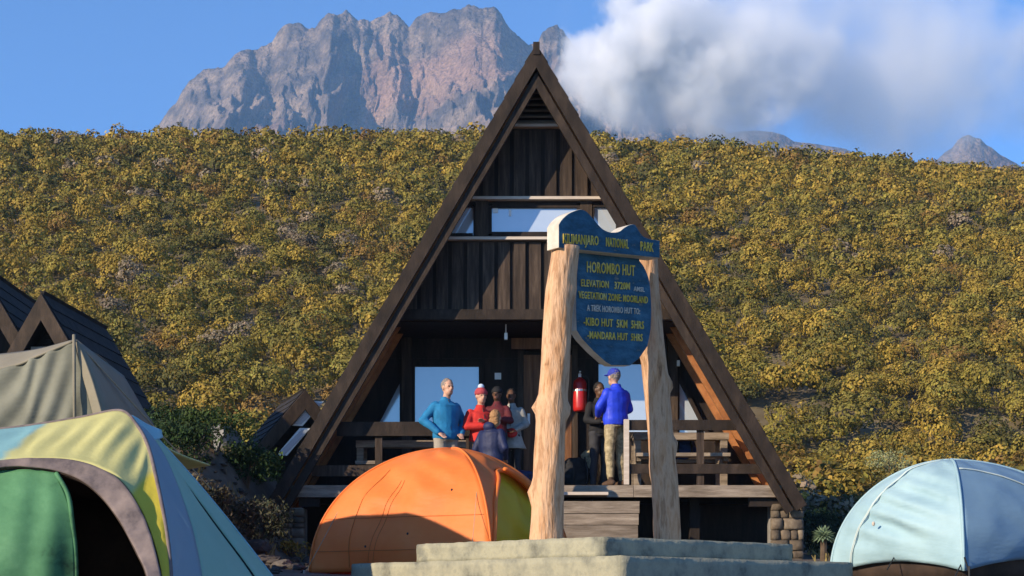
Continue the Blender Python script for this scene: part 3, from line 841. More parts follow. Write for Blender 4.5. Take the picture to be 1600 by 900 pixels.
small_hut(P(-32, 408, 26.5), R(2), 3.4, 3.5, .3, 'dark A-frame sleeping hut cut off by the left edge of the picture', .585)
ab = P(476, 605, 29.0)
t, put, za = small_hut(ab, R(20), 2.2, 1.75, .5, 'dark A-frame sleeping hut half hidden behind the tall hut', .84)
for zt, zl, off in ((1.50, 1.02, .16), (.98, .45, .34)):      # panes that follow the slope of the barge board
    xo = lambda z, d: -.84 * (za - z) + .42 + d
    def quad(m_, y, e):
        return [(xo(zl, off - .20) + e, y, zl + e), (xo(zl, off) - e, y, zl + e), (xo(zt, off) - e, y, zt - e), (xo(zt, off - .20) + e, y, zt - e)]
    f = put(G().prism(quad(0, .02, 0), (0, .04, 0)), 'window_frame', WHITE)
    put(G().prism(quad(0, .008, .03), (0, .01, 0)), 'pane', PANE, f)

# ------------------------------------------------------------------ tents
def fabric(name, cols, transl=.3, rough=.55, scale=1.5, bump=.25, vary=0, stretch=(1, 1, 1), bstretch=(3, 3, 9)):
    return M(name, cols, scale, stretch, rough, bump, 3.0, transl, 0, vary, .35, bstretch=bstretch)
F_OR = fabric('orange nylon', [(.86, .215, .04), (.90, .26, .055), (.93, .30, .075)], .35)
F_YE = fabric('yellow nylon', [(.72, .60, .02), (.82, .70, .035)], .55)
F_LB = fabric('pale blue nylon', [(.30, .46, .52), (.37, .54, .60), (.42, .60, .64)], .22)
F_LB_SHADE = fabric('blue nylon', [(.27, .44, .60), (.34, .52, .67)], .5)  # bluer copy of the pale nylon, shade coloured into the right front panel
F_OL = fabric('olive canvas', [(.115, .118, .092), (.17, .172, .135), (.215, .218, .172)], .08, .85, 2.2)
F_OL2 = fabric('tan canvas', [(.20, .18, .13), (.27, .24, .18)], .08, .85, 2.2)
F_Y2 = fabric('faded yellow canvas', [(.60, .55, .20), (.70, .66, .30), (.74, .71, .40)], .12, .7)
F_YG = fabric('strong yellow canvas', [(.55, .44, .07), (.66, .55, .12)], .12, .7)
F_PB = fabric('pale blue canvas', [(.26, .48, .54), (.38, .58, .60)], .12, .7)
F_MA = fabric('mauve canvas', [(.04, .035, .045), (.17, .135, .13), (.25, .195, .175)], .05, .85, 5)
F_GR = fabric('green canvas', [(.012, .045, .02), (.06, .19, .085), (.085, .24, .11), (.13, .31, .15)], .10, .75, 3.2, bstretch=(2, 2, 5))
F_BL = fabric('blue canvas', [(.40, .55, .64), (.48, .62, .70)], .5, .7)
F_TE = fabric('teal canvas', [(.50, .72, .58), (.60, .80, .66)], .5, .7)
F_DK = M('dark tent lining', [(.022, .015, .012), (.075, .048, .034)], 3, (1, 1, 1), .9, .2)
ROPE = M('guy rope', [(.30, .24, .15), (.42, .35, .24)], 20, (1, 1, 1), .8, 0)

def dome_surface(base, apex, z_base, bulge=.0, pe=.85, he=1.0, n=40, m=24, wr=0.0, seed=0, rise=None):
    """panels[i] between base corner i and i+1: grids of world points. base = list of Vector corners on the ground"""
    k = len(base); C = Vector((apex.x, apex.y, 0)); H = apex.z - z_base
    panels = []
    for i in range(k):
        a, b = base[i], base[(i + 1) % k]
        vs = []
        nrm = ((a + b) / 2 - C); nrm.z = 0; nrm.normalize()
        for r in range(n + 1):
            t = r / n
            w = max(0.0, math.cos(t * math.pi / 2)) ** pe; h = math.sin(t * math.pi / 2) ** he
            for c in range(m + 1):
                s = c / m
                q = a.lerp(b, s)
                p = Vector((C.x + (q.x - C.x) * w, C.y + (q.y - C.y) * w, z_base + H * h))
                arch = 4 * s * (1 - s)
                p += nrm * bulge * arch * math.sin(t * math.pi) ** .7
                if rise and rise[i]:
                    p.z += rise[i] * arch * (1 - t) ** 3
                if wr:
                    d = mnoise.noise(Vector((s * 2.0 + seed + t * 1.5, t * 7 + s * 3.0, i * 5.1))) * wr + mnoise.noise(Vector((s * 6 + seed, t * 6, i))) * wr * .5
                    p += nrm * d * math.sin(math.pi * s) ** .5
                vs.append(p)
        fs = [(r * (m + 1) + c, r * (m + 1) + c + 1, (r + 1) * (m + 1) + c + 1, (r + 1) * (m + 1) + c) for r in range(n) for c in range(m)]
        panels.append((vs, fs))
    return panels
def pole_line(base, apex, z_base, pe, he, off=.01, n=30):
    C = Vector((apex.x, apex.y, 0)); out = []
    for r in range(n + 1):
        t = r / n; w = max(0.0, math.cos(t * math.pi / 2)) ** pe; h = math.sin(t * math.pi / 2) ** he
        out.append(Vector((C.x + (base.x - C.x) * w, C.y + (base.y - C.y) * w, z_base + (apex.z - z_base) * h + off * .3)))
    return out

# pale blue dome tent on the right
YB2 = 14.6
bz = .27
nb = P(1506, 886, 13.6); lb = P(1298, 890, 14.9)
ap = P(1484, 722, 15.1)
nb.z = lb.z = bz
rb = nb + Vector((1.75, 1.10, 0)); bb = lb + Vector((1.75, 1.10, 0))
ap.x = (nb.x + lb.x + rb.x + bb.x) / 4 - .28; ap.y = (nb.y + lb.y + rb.y + bb.y) / 4 - .3
ap.z = (HY - 719) / F * ap.y
bt = thing('dome_tent', (ap.x, ap.y, bz), 'pale blue dome tent pitched at the right edge of the camp', 'tent')
base = [lb, nb, rb, bb]
pan = dome_surface(base, ap, bz, .09, 1.02, 1.0, 46, 40, .05, 4, [.10, .12, 0, 0])
for i, ((vs, fs), m) in enumerate(zip(pan, (F_LB, F_LB_SHADE, F_LB, F_LB))):
    if i == 0:      # drawn-in diagonal folds of the fly
        vs = [v + Vector((-.6, -.8, 0)) * (.030 * math.sin((idx // 41) * 1.0 + (idx % 41) * .34) * math.exp(-(((idx // 41) - 17) / 13) ** 2) * math.sin(math.pi * (idx % 41) / 40)) for idx, v in enumerate(vs)]
    cloth('fly_panel', vs, fs, m, bt, .004)
for q in base:
    G().tube(pole_line(q, ap, bz, 1.02, 1.0), .013, 8).build('pole_sleeve', F_LB, bt, True)
def on_grid(panel, t_, s_, n, m):
    r_ = t_ * n; c_ = s_ * m; r0, c0 = min(int(r_), n - 1), min(int(c_), m - 1); v = panel[0]; w_ = m + 1
    return v[r0 * w_ + c0].lerp(v[(r0 + 1) * w_ + c0], r_ - r0).lerp(v[r0 * w_ + c0 + 1].lerp(v[(r0 + 1) * w_ + c0 + 1], r_ - r0), c_ - c0)
SEAMB = M('pale seam tape', [(.40, .48, .48), (.52, .60, .58)], 8, (1, 1, 1), .6, 0)
for line in ([(a, .16 + .22 * a) for a in np.linspace(.0, .95, 24)], [(a, .17 + .225 * a) for a in np.linspace(.0, .95, 24)]):
    G().tube([on_grid(pan[0], a, b, 46, 40) + Vector((-.012, -.016, .002)) for a, b in line], .006, 6).build('seam', SEAMB, bt, True)
G().tube([on_grid(pan[1], .70 - .55 * b * b, b, 46, 40) + Vector((.006, -.012, .004)) for b in np.linspace(.02, .98, 24)], .007, 6).build('fly_hem', SEAMB, bt, True)
for a, b in ((.03, .02), (.03, .5), (.03, .98)):
    q = on_grid(pan[0], a, b, 46, 40); G().tube([q, q + Vector((-.10, -.14, -.12))], .006, 6).build('peg_strap', BLACK, bt)
# second sheet drawn over the shaded side, with its curved light hem
hem = cr([nb + Vector((.05, .0, .62)), nb.lerp(ap, .5) + Vector((.35, -.10, .34)), ap + Vector((.55, -.30, -.16)), rb.lerp(ap, .55) + Vector((.22, -.12, .22)), rb + Vector((.05, -.05, .25))], 30)
G().tube([nb + Vector((0, -.02, .12)), nb + Vector((0, -.16, -.02))], .008, 6).tube([nb + Vector((0, -.16, -.1)), nb + Vector((0, -.16, .04))], .009, 6).build('peg_strap', BLACK, bt)
G().ell(lb.lerp(nb, .30) * .0 + Vector((P(1366, 818, 14.3).x, 14.33, P(1366, 818, 14.3).z)), (.016, .012, .022), 8, 6).build('toggle', WOOD_P, bt, True)
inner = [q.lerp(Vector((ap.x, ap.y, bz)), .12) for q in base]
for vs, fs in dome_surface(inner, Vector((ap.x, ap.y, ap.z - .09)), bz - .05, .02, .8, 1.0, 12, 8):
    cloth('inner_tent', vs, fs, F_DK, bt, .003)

# orange dome tent in front of the hut
oz = .31
of = thing('dome_tent', (-.55, 16.4, oz), 'orange dome tent with a yellow door, pitched before the hut steps', 'tent')
lb_ = P(484, 894, 16.4); nb_ = P(768, 897, 15.3); rb_ = P(892, 893, 17.2)
for q in (lb_, nb_, rb_): q.z = oz
bb_ = lb_ + (rb_ - nb_) + Vector((.3, .3, 0)); bb_.z = oz
apo = P(705, 701, 16.6)
base = [lb_, nb_, rb_, bb_]
pan = dome_surface(base, apo, oz, .06, 1.04, .97, 40, 30, .075, 9)
for i, (vs, fs) in enumerate(pan):
    if i == 1:      # cut the doorway out of the right front panel
        n_, m_ = 41, 31; keep = []
        for f in fs:
            r = f[0] // m_; c = f[0] % m_; t_, s_ = r / 40, c / 30
            if not (((s_ - .46) / .435) ** 2 + ((t_ - .03) / .56) ** 2 < 1): keep.append(f)
        used = sorted({k for f in keep for k in f}); mp_ = {k: j for j, k in enumerate(used)}
        door_v = vs
        cloth('fly_panel', [vs[k] for k in used], [tuple(mp_[k] for k in f) for f in keep], F_OR, of, .004)
        C = Vector((apo.x, apo.y, 0)); dv = []
        for k, v in enumerate(vs): dv.append(v + (Vector((apo.x, apo.y, v.z)) - v) * .10)
        cloth('inner_door', dv, fs, F_YE, of, .003)
        ring = []
        for j in range(33):
            a = math.pi * j / 32
            s_ = .46 + .435 * math.cos(a); t_ = max(0, .03 + .56 * math.sin(a)); r = t_ * 40; c = s_ * 30
            r0, c0 = min(int(r), 39), min(int(c), 29)
            v = vs[r0 * 31 + c0].lerp(vs[(r0 + 1) * 31 + c0], r - r0).lerp(vs[r0 * 31 + c0 + 1].lerp(vs[(r0 + 1) * 31 + c0 + 1], r - r0), c - c0)
            ring.append(v + Vector((.01, -.012, 0)))
        G().tube(ring, .022, 8).build('door_hem', F_OR, of, True)
        roll = [r_ + Vector((.02, -.04, .015)) for r_ in ring[4:17]]
        G().tube(roll, [.02 + .022 * math.sin(math.pi * j / 12) for j in range(13)], 8).build('rolled_flap', F_OR, of, True)
    else:
        cloth('fly_panel', vs, fs, F_OR, of, .004)
for q in base:
    G().tube(pole_line(q, apo, oz, 1.04, .97), .012, 8).build('pole_sleeve', F_OR, of, True)
def on_panel(panel, t_, s_, n=40, m=30):
    r = t_ * n; c = s_ * m; r0, c0 = min(int(r), n - 1), min(int(c), m - 1); v = panel[0]; w = m + 1
    return v[r0 * w + c0].lerp(v[(r0 + 1) * w + c0], r - r0).lerp(v[r0 * w + c0 + 1].lerp(v[(r0 + 1) * w + c0 + 1], r - r0), c - c0)
SEAM = M('dark seam', [(.48, .12, .022), (.55, .15, .03)], 8, (1, 1, 1), .7, 0)
for line in ([(t_, .22) for t_ in np.linspace(.02, .6, 14)], [(.27, s_) for s_ in np.linspace(.02, .98, 14)], [(.1, s_) for s_ in np.linspace(.02, .98, 14)]):
    G().tube([on_panel(pan[0], a, b) + Vector((-.003, -.005, 0)) for a, b in line], .004, 5).build('seam', SEAM, of)
for a, b in ((.42, .80), (.12, .32), (.18, .55)):
    q = on_panel(pan[0], a, b) + Vector((.004, -.008, 0)); G().ell(q, (.012, .008, .014), 6, 4).build('toggle', BLACK, of)

def guy(t, a, b, name='guy_rope'):
    b = Vector(b); b.z = zg(b.x, b.y)
    G().tube([a, a.lerp(b, .5) - Vector((0, 0, .012)), b], .0035, 5).build(name, ROPE, t)
    G().tube([b + Vector((0, 0, -.04)), b + Vector((0, 0, .05))], .007, 6).build('tent_peg', METAL, t)
p_ = on_panel(pan[0], .45, .04); guy(of, p_, (p_.x - .45, p_.y - .25, 0))
p_ = on_panel(pan[0], .40, .96); guy(of, p_, (p_.x - .05, p_.y - .8, 0))
for s_ in (.33, .36): G().tube([on_panel(pan[0], a, s_ + .18 * a) + Vector((-.002, -.004, 0)) for a in np.linspace(.0, .5, 16)], .003, 5).build('door_zip', SEAM, of)
for q in base[:3]:
    d = (q - Vector((apo.x, apo.y, q.z))).normalized(); G().tube([q + d * .02 + Vector((0, 0, .06)), q + d * .10 + Vector((0, 0, -.01))], .008, 6).build('peg_strap', BLACK, of)

# olive frame tent on the left
ot = thing('ridge_tent', (-5.4, 12.9, .2), 'olive canvas ridge tent with sagging folds behind the yellow tent', 'tent')
YO = 12.4
def folds(vs, n, m, amp, fr, ph, direction, lead):
    out = []
    for idx, v in enumerate(vs):
        i, j = idx // m, idx % m
        a, b = i / (n - 1), j / (m - 1)
        d = math.sin((b * 1.0 + a * lead) * fr + ph + 1.3 * mnoise.noise(Vector((a * 2.2, b * 1.5, ph)))) * amp * (.45 + .55 * b) * (1 - a ** 9)
        out.append(v + Vector(direction) * d)
    return out
ridge = [P(-420, 592, YO + .9), P(-200, 574, YO + .75), P(0, 553, YO + .55), P(60, 545, YO + .4), P(114, 531, YO + .15)]
hemc = [P(-420, 640, YO + .25), P(-200, 612, YO + .2), P(0, 577, YO + .12), P(60, 556, YO + .06), P(115.5, 533, YO + .02)]
lowc = [P(-420, 905, YO - .2), P(-200, 900, YO - .2), P(0, 895, YO - .2), P(100, 890, YO - .2), P(205, 886, YO - .1)]
vs, fs = loft([hemc, [(a * .5 + b * .5) + Vector((0, .05, 0)) for a, b in zip(hemc, lowc)], lowc], 110, 60)
vs = folds(vs, 110, 60, .034, 34, .4, (0, -1, .15), 1.15)
cloth('side_wall', vs, fs, F_OL, ot)
vs, fs = loft([ridge, hemc], 40, 8); cloth('roof_sheet', vs, fs, F_OL2, ot)
G().tube(cr(hemc, 30), .012, 6).build('hem', F_OL2, ot, True)
e1 = [P(117, 530, YO + .02), P(130, 590, YO), P(146, 650, YO - .03), P(204, 886, YO - .10)]
e2 = [P(120, 531, YO + .02), P(140, 582, YO - .04), P(160, 648, YO - .10), P(224, 880, YO - .25)]
vs, fs = loft([e1, e2], 24, 10); cloth('end_wall', vs, fs, F_OL2, ot)
bk = [q + Vector((0, 1.6, -.15)) for q in ridge]; bl = [q + Vector((0, 2.6, 0)) for q in lowc]
vs, fs = loft([ridge, bk, bl], 30, 16); cloth('rear_wall', vs, fs, F_OL, ot)
vs, fs = loft([e2, [e2[0] + Vector((.05, 1.3, -.1)), e2[1] + Vector((.05, 1.6, -.1)), e2[2] + Vector((0, 2.0, 0)), e2[3] + Vector((0, 2.0, 0))]], 16, 8); cloth('end_wall', vs, fs, F_OL2, ot)
G().tube([P(115.5, 523, YO - .01), P(116, 560, YO - .03), P(118, 886, YO - .03)], .014, 8).build('tent_pole', F_OL2, ot, True)
for q, r_ in ((P(216, 640, YO + 1.0), .006), (P(262, 690, YO + 1.4), .006)):
    end = q + (q - P(118, 532, YO)) * .55; end.z = max(end.z, zg(end.x, end.y))
    G().tube([P(117, 531, YO), end], r_, 5).build('guy_rope', ROPE, ot)

# green and yellow tent in the left foreground
gt = thing('tunnel_tent', (-2.6, 8.6, -.25), 'large yellow and green tent with an open arched door, nearest on the left', 'tent')
Ya = 7.7
arch_out = [P(-420, 930, Ya - .25), P(-330, 820, Ya - .15), P(-200, 748, Ya), P(0, 721, Ya + .05), P(60, 717, Ya + .05), P(110, 719, Ya + .05), P(152, 730, Ya + .02), P(190, 752, Ya - .02), P(220, 795, Ya - .08), P(240, 845, Ya - .14), P(254, 905, Ya - .2), P(262, 985, Ya - .24)]
arch_in = [P(-395, 935, Ya - .27), P(-310, 830, Ya - .17), P(-190, 762, Ya - .02), P(0, 732, Ya + .03), P(50, 731, Ya + .03), P(92, 737, Ya + .03), P(130, 752, Ya), P(163, 780, Ya - .04), P(192, 820, Ya - .10), P(214, 862, Ya - .16), P(232, 905, Ya - .22), P(240, 985, Ya - .26)]
hoop = [P(-520, 930, Ya + .35), P(-400, 775, Ya + .55), P(-200, 690, Ya + .68), P(0, 671, Ya + .75), P(70, 662, Ya + .75), P(130, 652, Ya + .75), P(188, 642, Ya + .72), P(213, 664, Ya + .58), P(232, 700, Ya + .36), P(250, 775, Ya + .05), P(264, 860, Ya - .12), P(272, 985, Ya - .24)]
N1 = 150
vs, fs = loft([hoop, [(a + b) * .5 + Vector((0, .0, .012)) for a, b in zip(hoop, arch_out)], arch_out], N1, 26)
vs2 = []
for idx, v in enumerate(vs):
    i, j = idx // 26, idx % 26; b = j / 25; a = i / (N1 - 1)
    d = .007 * math.sin(b * 7 + a * 95 + 2 * mnoise.noise(Vector((a * 6, b * 2, 1)))) * math.sin(math.pi * b) * (1 if a < .72 else .35)
    vs2.append(v + Vector((0, -.7, .7)) * d)
vs = vs2
# colour fields of the front: a pale blue sheet on the left, faded yellow in the middle, deep yellow down the side
cols = []
for idx in range(len(vs)):
    a, b = (idx // 26) / (N1 - 1), (idx % 26) / 25
    kb = min(1, max(0, (.372 - .10 * b + .012 * mnoise.noise(Vector((b * 5, a * 20, 3))) - a) / .012))
    kc = min(1, max(0, (a + .10 * b - .775) / .012))
    c = Vector((.56, .53, .22)).lerp(Vector((.22, .42, .44)), kb).lerp(Vector((.62, .50, .06)), kc)
    cols.append((*c, 1))
FRONT = attr_mat('dyed canvas', 'tint', .7, .15, .08, 3, .2, 40, .01)
o = cloth('front_panel', vs, fs, FRONT, gt, .006)
ca = o.data.color_attributes.new('tint', 'FLOAT_COLOR', 'POINT')
ca.data.foreach_set('color', [x for c in cols for x in c])
vs, fs = loft([arch_out, arch_in], N1, 8)
vs = [v + Vector((0, -.02 - .010 * mnoise.noise(v * 14), 0)) for v in vs]; cloth('door_trim', vs, fs, F_MA, gt, .012)
G().tube(cr(arch_in, 80), .010, 6).build('door_hem', F_DK, gt, True)
G().tube(cr(hoop, 90), .011, 8).build('pole_sleeve', F_MA, gt, True)
# right side: blue strip, green sheet, outer fly with its dark edge
s0 = hoop[6:]
def edge_curve(px, d):
    return [P(x, y, Ya + dd) for (x, y), dd in zip(px, d)]
sB = edge_curve([(200, 650), (232, 676), (262, 722), (292, 800), (308, 860), (330, 985)], [.85, .95, .95, .75, .6, .45])
sC = edge_curve([(214, 660), (242, 702), (292, 762), (345, 833), (390, 893), (452, 985)], [1.0, 1.25, 1.4, 1.5, 1.55, 1.6])
sD = edge_curve([(222, 662), (256, 697), (310, 757), (367, 826), (424, 899), (490, 985)], [1.1, 1.4, 1.65, 1.85, 2.0, 2.1])
vs, fs = loft([s0, sB], 50, 10); cloth('side_panel', vs, fs, F_BL, gt)
vs, fs = loft([sB, [(a + b) * .5 + Vector((.02, -.02, 0)) for a, b in zip(sB, sC)], sC], 50, 16); cloth('side_panel', vs, fs, F_TE, gt)
vs, fs = loft([[q + Vector((.012, -.03, .012)) for q in sC], sD], 50, 8); cloth('outer_fly', vs, fs, F_TE, gt)
G().tube(cr([q + Vector((0, -.02, 0)) for q in sC], 50), .013, 8).build('side_pole', BLACK, gt, True)
G().tube(cr(sD, 50), .009, 6).build('fly_hem', F_PB, gt, True)
flap = [P(190, 645, Ya + .8), P(208, 650, Ya + .95), P(230, 663, Ya + 1.15), P(252, 672, Ya + 1.25)]
flap2 = [P(200, 655, Ya + .72), P(218, 668, Ya + .8), P(236, 688, Ya + .95), P(254, 684, Ya + 1.2)]
vs, fs = loft([flap, flap2], 14, 8); cloth('vent_flap', vs, fs, F_PB, gt)
# rear half, lower than the front hoop
rear = [q + Vector((.1, 2.0, -.12)) for q in hoop[:7]]
rear[0].z = rear[0].z - .1
vs, fs = loft([hoop[:7], [a.lerp(b, .5) - Vector((0, 0, .05)) for a, b in zip(hoop[:7], rear)], rear], 40, 16); cloth('roof_sheet', vs, fs, F_Y2, gt)
# green door curtain, tied back, and what can be seen of the dark inside
dc = [P(-300, 745, Ya + .05), P(-150, 740, Ya + .05), P(0, 735, Ya + .04), P(50, 734, Ya + .03), P(88, 739, Ya + .02)]
dm = [P(-300, 850, Ya - .10), P(-150, 850, Ya - .12), P(0, 845, Ya - .12), P(62, 838, Ya - .10), P(113, 815, Ya - .04)]
dl = [P(-300, 1000, Ya - .1), P(-150, 1000, Ya - .12), P(0, 1000, Ya - .12), P(70, 995, Ya - .08), P(119, 985, Ya - .02)]
vs, fs = loft([dc, dm, dl], 60, 40)
vs = folds(vs, 60, 40, .012, 5, 1.1, (0, -1, 0), 4.0)
cloth('door_curtain', vs, fs, F_GR, gt)
G().tube(cr([dc[-1], P(106, 772, Ya - .03), dm[-1], P(119, 880, Ya - .03), dl[-1]], 30), .012, 6).build('curtain_hem', F_GR, gt, True)
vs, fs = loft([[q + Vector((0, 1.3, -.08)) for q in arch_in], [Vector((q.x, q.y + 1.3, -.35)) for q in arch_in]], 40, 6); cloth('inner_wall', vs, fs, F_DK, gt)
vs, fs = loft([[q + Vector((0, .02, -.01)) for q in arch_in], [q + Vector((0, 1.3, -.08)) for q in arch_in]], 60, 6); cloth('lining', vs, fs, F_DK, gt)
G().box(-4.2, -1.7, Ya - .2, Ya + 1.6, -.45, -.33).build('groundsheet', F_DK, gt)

# ------------------------------------------------------------------ vegetation
LEAF = attr_mat('heather foliage', 'tint', .75, .12)
def bush_arrays(seed, n, r, h, leaf, col, jit, lumps=9, upright=False):
    """leaf faces spread over a lumpy crown; returns verts (n,4,3) and colours (n,3)"""
    g = np.random.default_rng(seed)
    a = g.uniform(0, 2 * np.pi, lumps); q = np.sqrt(g.uniform(.05, 1, lumps)) * r * .72
    lz = h * (.38 + .45 * (1 - (q / r) ** 2) * g.uniform(.6, 1.1, lumps)); lr = r * g.uniform(.26, .46, lumps)
    k = g.integers(0, lumps, n)
    d = g.normal(size=(n, 3)); d[:, 2] = d[:, 2] * .9 + .25; d /= np.linalg.norm(d, axis=1)[:, None]
    rad = lr[k] * g.uniform(.55, 1.08, n)
    c = np.stack([np.cos(a[k]) * q[k], np.sin(a[k]) * q[k], lz[k]], 1) + d * rad[:, None] * np.array([1, 1, .9])
    low = g.random(n) < .22
    c[low, 2] *= g.uniform(.15, .7, low.sum())
    c[:, 2] = np.maximum(c[:, 2], .03)
    nn = d + g.normal(size=(n, 3)) * .55; nn /= np.linalg.norm(nn, axis=1)[:, None]
    t = g.normal(size=(n, 3)); t[:, 2] += 1.0; t -= nn * (t * nn).sum(1)[:, None]; t /= np.linalg.norm(t, axis=1)[:, None]
    b = np.cross(nn, t)
    s = leaf * g.uniform(.55, 1.3, n)[:, None]
    w = .48
    V = np.stack([c - t * s, c + b * s * w, c + t * s, c - b * s * w], 1)
    base = np.array(col)
    cl = base[None] * (1 + g.normal(size=(n, 1)) * jit) * (1 + g.normal(size=(n, 3)) * jit * .3)
    lum = g.uniform(.8, 1.2, lumps)[k][:, None]
    return V, np.clip(cl * lum, .004, .8)
def leaf_mesh(name, V, C, m=None):
    n = len(V); me = bpy.data.meshes.new(name)
    me.vertices.add(n * 4); me.vertices.foreach_set('co', V.reshape(-1).astype('f'))
    me.loops.add(n * 4); me.loops.foreach_set('vertex_index', np.arange(n * 4, dtype='i'))
    me.polygons.add(n); me.polygons.foreach_set('loop_start', np.arange(n, dtype='i') * 4)
    me.update(calc_edges=True)
    ca = me.color_attributes.new('tint', 'FLOAT_COLOR', 'POINT')
    cc = np.ones((n, 4, 4), 'f'); cc[:, :, :3] = C[:, None, :]
    ca.data.foreach_set('color', cc.reshape(-1))
    me.materials.append(m or LEAF)
    return me
def clump_arrays(seed, n, r, h, leaf, col, jit):
    """one rounded cushion of small leaf sprays, its surface broken into knobs and clefts"""
    g = np.random.default_rng(seed)
    m = 26                                   # knobs
    kd = g.normal(size=(m, 3)); kd[:, 2] = np.abs(kd[:, 2]) * .9 + .05; kd /= np.linalg.norm(kd, axis=1)[:, None]
    kh = g.uniform(.72, 1.12, m)
    d = g.normal(size=(n, 3)); d[:, 2] = np.abs(d[:, 2]) - .28 * g.random(n); d /= np.linalg.norm(d, axis=1)[:, None]
    dot = d @ kd.T; k = dot.argmax(1); c_ = dot.max(1)
    rad = kh[k] * (.74 + .30 * np.clip((c_ - .80) / .2, 0, 1)) * g.uniform(.90, 1.05, n)
    sq = np.array([r, r * g.uniform(.85, 1.1), h * .56])
    c = d * rad[:, None] * sq; c[:, 2] += h * .46
    c[:, 2] = np.maximum(c[:, 2], .02)
    nn = d * .5 + kd[k] * .25 + (d - kd[k] * c_[:, None]) * .9 + g.normal(size=(n, 3)) * .26; nn /= np.linalg.norm(nn, axis=1)[:, None]
    t = g.normal(size=(n, 3)); t -= nn * (t * nn).sum(1)[:, None]; t /= np.linalg.norm(t, axis=1)[:, None]
    b = np.cross(nn, t); s_ = leaf * g.uniform(.6, 1.3, n)[:, None]
    V = np.stack([c - t * s_, c + b * s_ * .7, c + t * s_, c - b * s_ * .7], 1)
    cl = np.array(col)[None] * (1 + g.normal(size=(n, 1)) * jit) * (1 + g.normal(size=(n, 3)) * jit * .2) * g.uniform(.70, 1.22, m)[k][:, None]
    return V, np.clip(cl, .004, .8)
KINDS = [('golden olive', (.295, .205, .036)), ('golden olive', (.26, .185, .035)), ('yellow green', (.225, .178, .034)), ('yellow green', (.18, .15, .033)), ('olive green', (.10, .092, .027)),
         ('rusty brown', (.20, .12, .032)), ('greyish brown', (.21, .165, .11)), ('dark green', (.06, .062, .022))]
WEIGHT = np.array([.22, .21, .18, .13, .10, .05, .06, .05])
VAR, VARM, VARF = [], [], []
for i, (kn, c) in enumerate(KINDS):
    for j in range(2):
        for L_, n_, lf in ((VAR, 640, .052), (VARM, 300, .074), (VARF, 190, .090)):
            L_.append((kn, clump_arrays(100 + i * 7 + j, n_, .70, 1.22, lf, c, .20)))
# positions: jittered rows over the slope
pts = []
y = 44.0
while y < 129:
    st = 1.06 + .004 * (y - 44)
    half = .365 * y + 5
    x = -half + random.random() * st
    while x < half:
        pts.append((x + random.uniform(-.42, .42) * st, y + random.uniform(-.42, .42) * st))
        x += st * random.uniform(.82, 1.18)
    y += st * .92
pts = np.array(pts)
dens = fbm(pts[:, 0] / 6, pts[:, 1] / 7, 3, 77)
keep = (dens > -.72) & (rng.random(len(pts)) < .97)
pts = pts[keep]; dens = dens[keep]
tone = fbm(pts[:, 0] / 9, pts[:, 1] / 12, 3, 31)
zz = zground(pts[:, 0], pts[:, 1])
scl = (.72 + .62 * rng.random(len(pts)) ** 1.3) * (1 + .30 * np.clip((pts[:, 1] - 105) / 15, 0, 1) * rng.uniform(0, 1, len(pts)))
rotz = rng.uniform(0, 2 * np.pi, len(pts))
cum = np.cumsum(WEIGHT)
pick = rng.random(len(pts)) * .8 + .2 * np.clip(.5 + tone, 0, 1)
ki = np.minimum(np.searchsorted(cum, pick), 7) * 2 + rng.integers(0, 2, len(pts))
# the largest in view become things of their own
px = pts[:, 0] / pts[:, 1] * F + CX; py = HY - (zz + .6) / pts[:, 1] * F
vis = (px > -10) & (px < 1610) & (py < 790) & ~((px > 380) & (px < 1240) & (np.abs(px - 838) < (py - 60) * .587)) & ~((px < 240) & (py > 560)) & ~((px < 500) & (py > 640)) & ~((px > 1290) & (py > 745))
size = scl / pts[:, 1] * vis
order = np.argsort(-size)[:300]
solo = np.zeros(len(pts), bool); solo[order] = True
vm = [leaf_mesh('heather_bush', v, c) for kn, (v, c) in VAR]
def where(p, q):
    if p < 240: return 'beyond the small hut roof at the left'
    if p < 430: return 'between the small hut roof and the half hidden hut'
    if p < 800: return 'against the left roof edge of the tall hut'
    if p < 1130: return 'close against the right roof edge of the tall hut'
    if p < 1290: return 'between the tall hut and the pale blue tent'
    if p < 1450: return 'above the left half of the pale blue tent'
    return 'above the right half of the pale blue tent'
for i in np.where(solo)[0]:
    kn = VAR[ki[i]][0]
    o = bpy.data.objects.new('heather_bush', vm[ki[i]]); COL.objects.link(o)
    o.location = (pts[i, 0], pts[i, 1], zz[i] - .06); o.rotation_euler = (0, 0, rotz[i]); o.scale = (scl[i], scl[i], scl[i] * (.85 + .3 * (i % 7) / 6))
    sz = 'large' if scl[i] > 1.12 else ('middling' if scl[i] > .92 else 'small')
    lb = sz + ' ' + kn + ' heather bush ' + where(px[i], py[i])
    tag(o, lb, 'bush', lb.replace(' bush ', ' bushes '))
Vs, Cs = [], []
for i in np.where(~solo)[0]:
    v, c = (VAR if pts[i, 1] < 64 else VARM if pts[i, 1] < 92 else VARF)[ki[i]][1]
    ca, sa = math.cos(rotz[i]), math.sin(rotz[i])
    sc_ = scl[i]
    w = np.empty_like(v)
    w[..., 0] = (v[..., 0] * ca - v[..., 1] * sa) * sc_ + pts[i, 0]
    w[..., 1] = (v[..., 0] * sa + v[..., 1] * ca) * sc_ + pts[i, 1]
    w[..., 2] = v[..., 2] * sc_ + zz[i] - .06
    Vs.append(w); Cs.append(c)
tag(link_mesh('heather', leaf_mesh('heather', np.concatenate(Vs), np.concatenate(Cs))), kind='stuff')

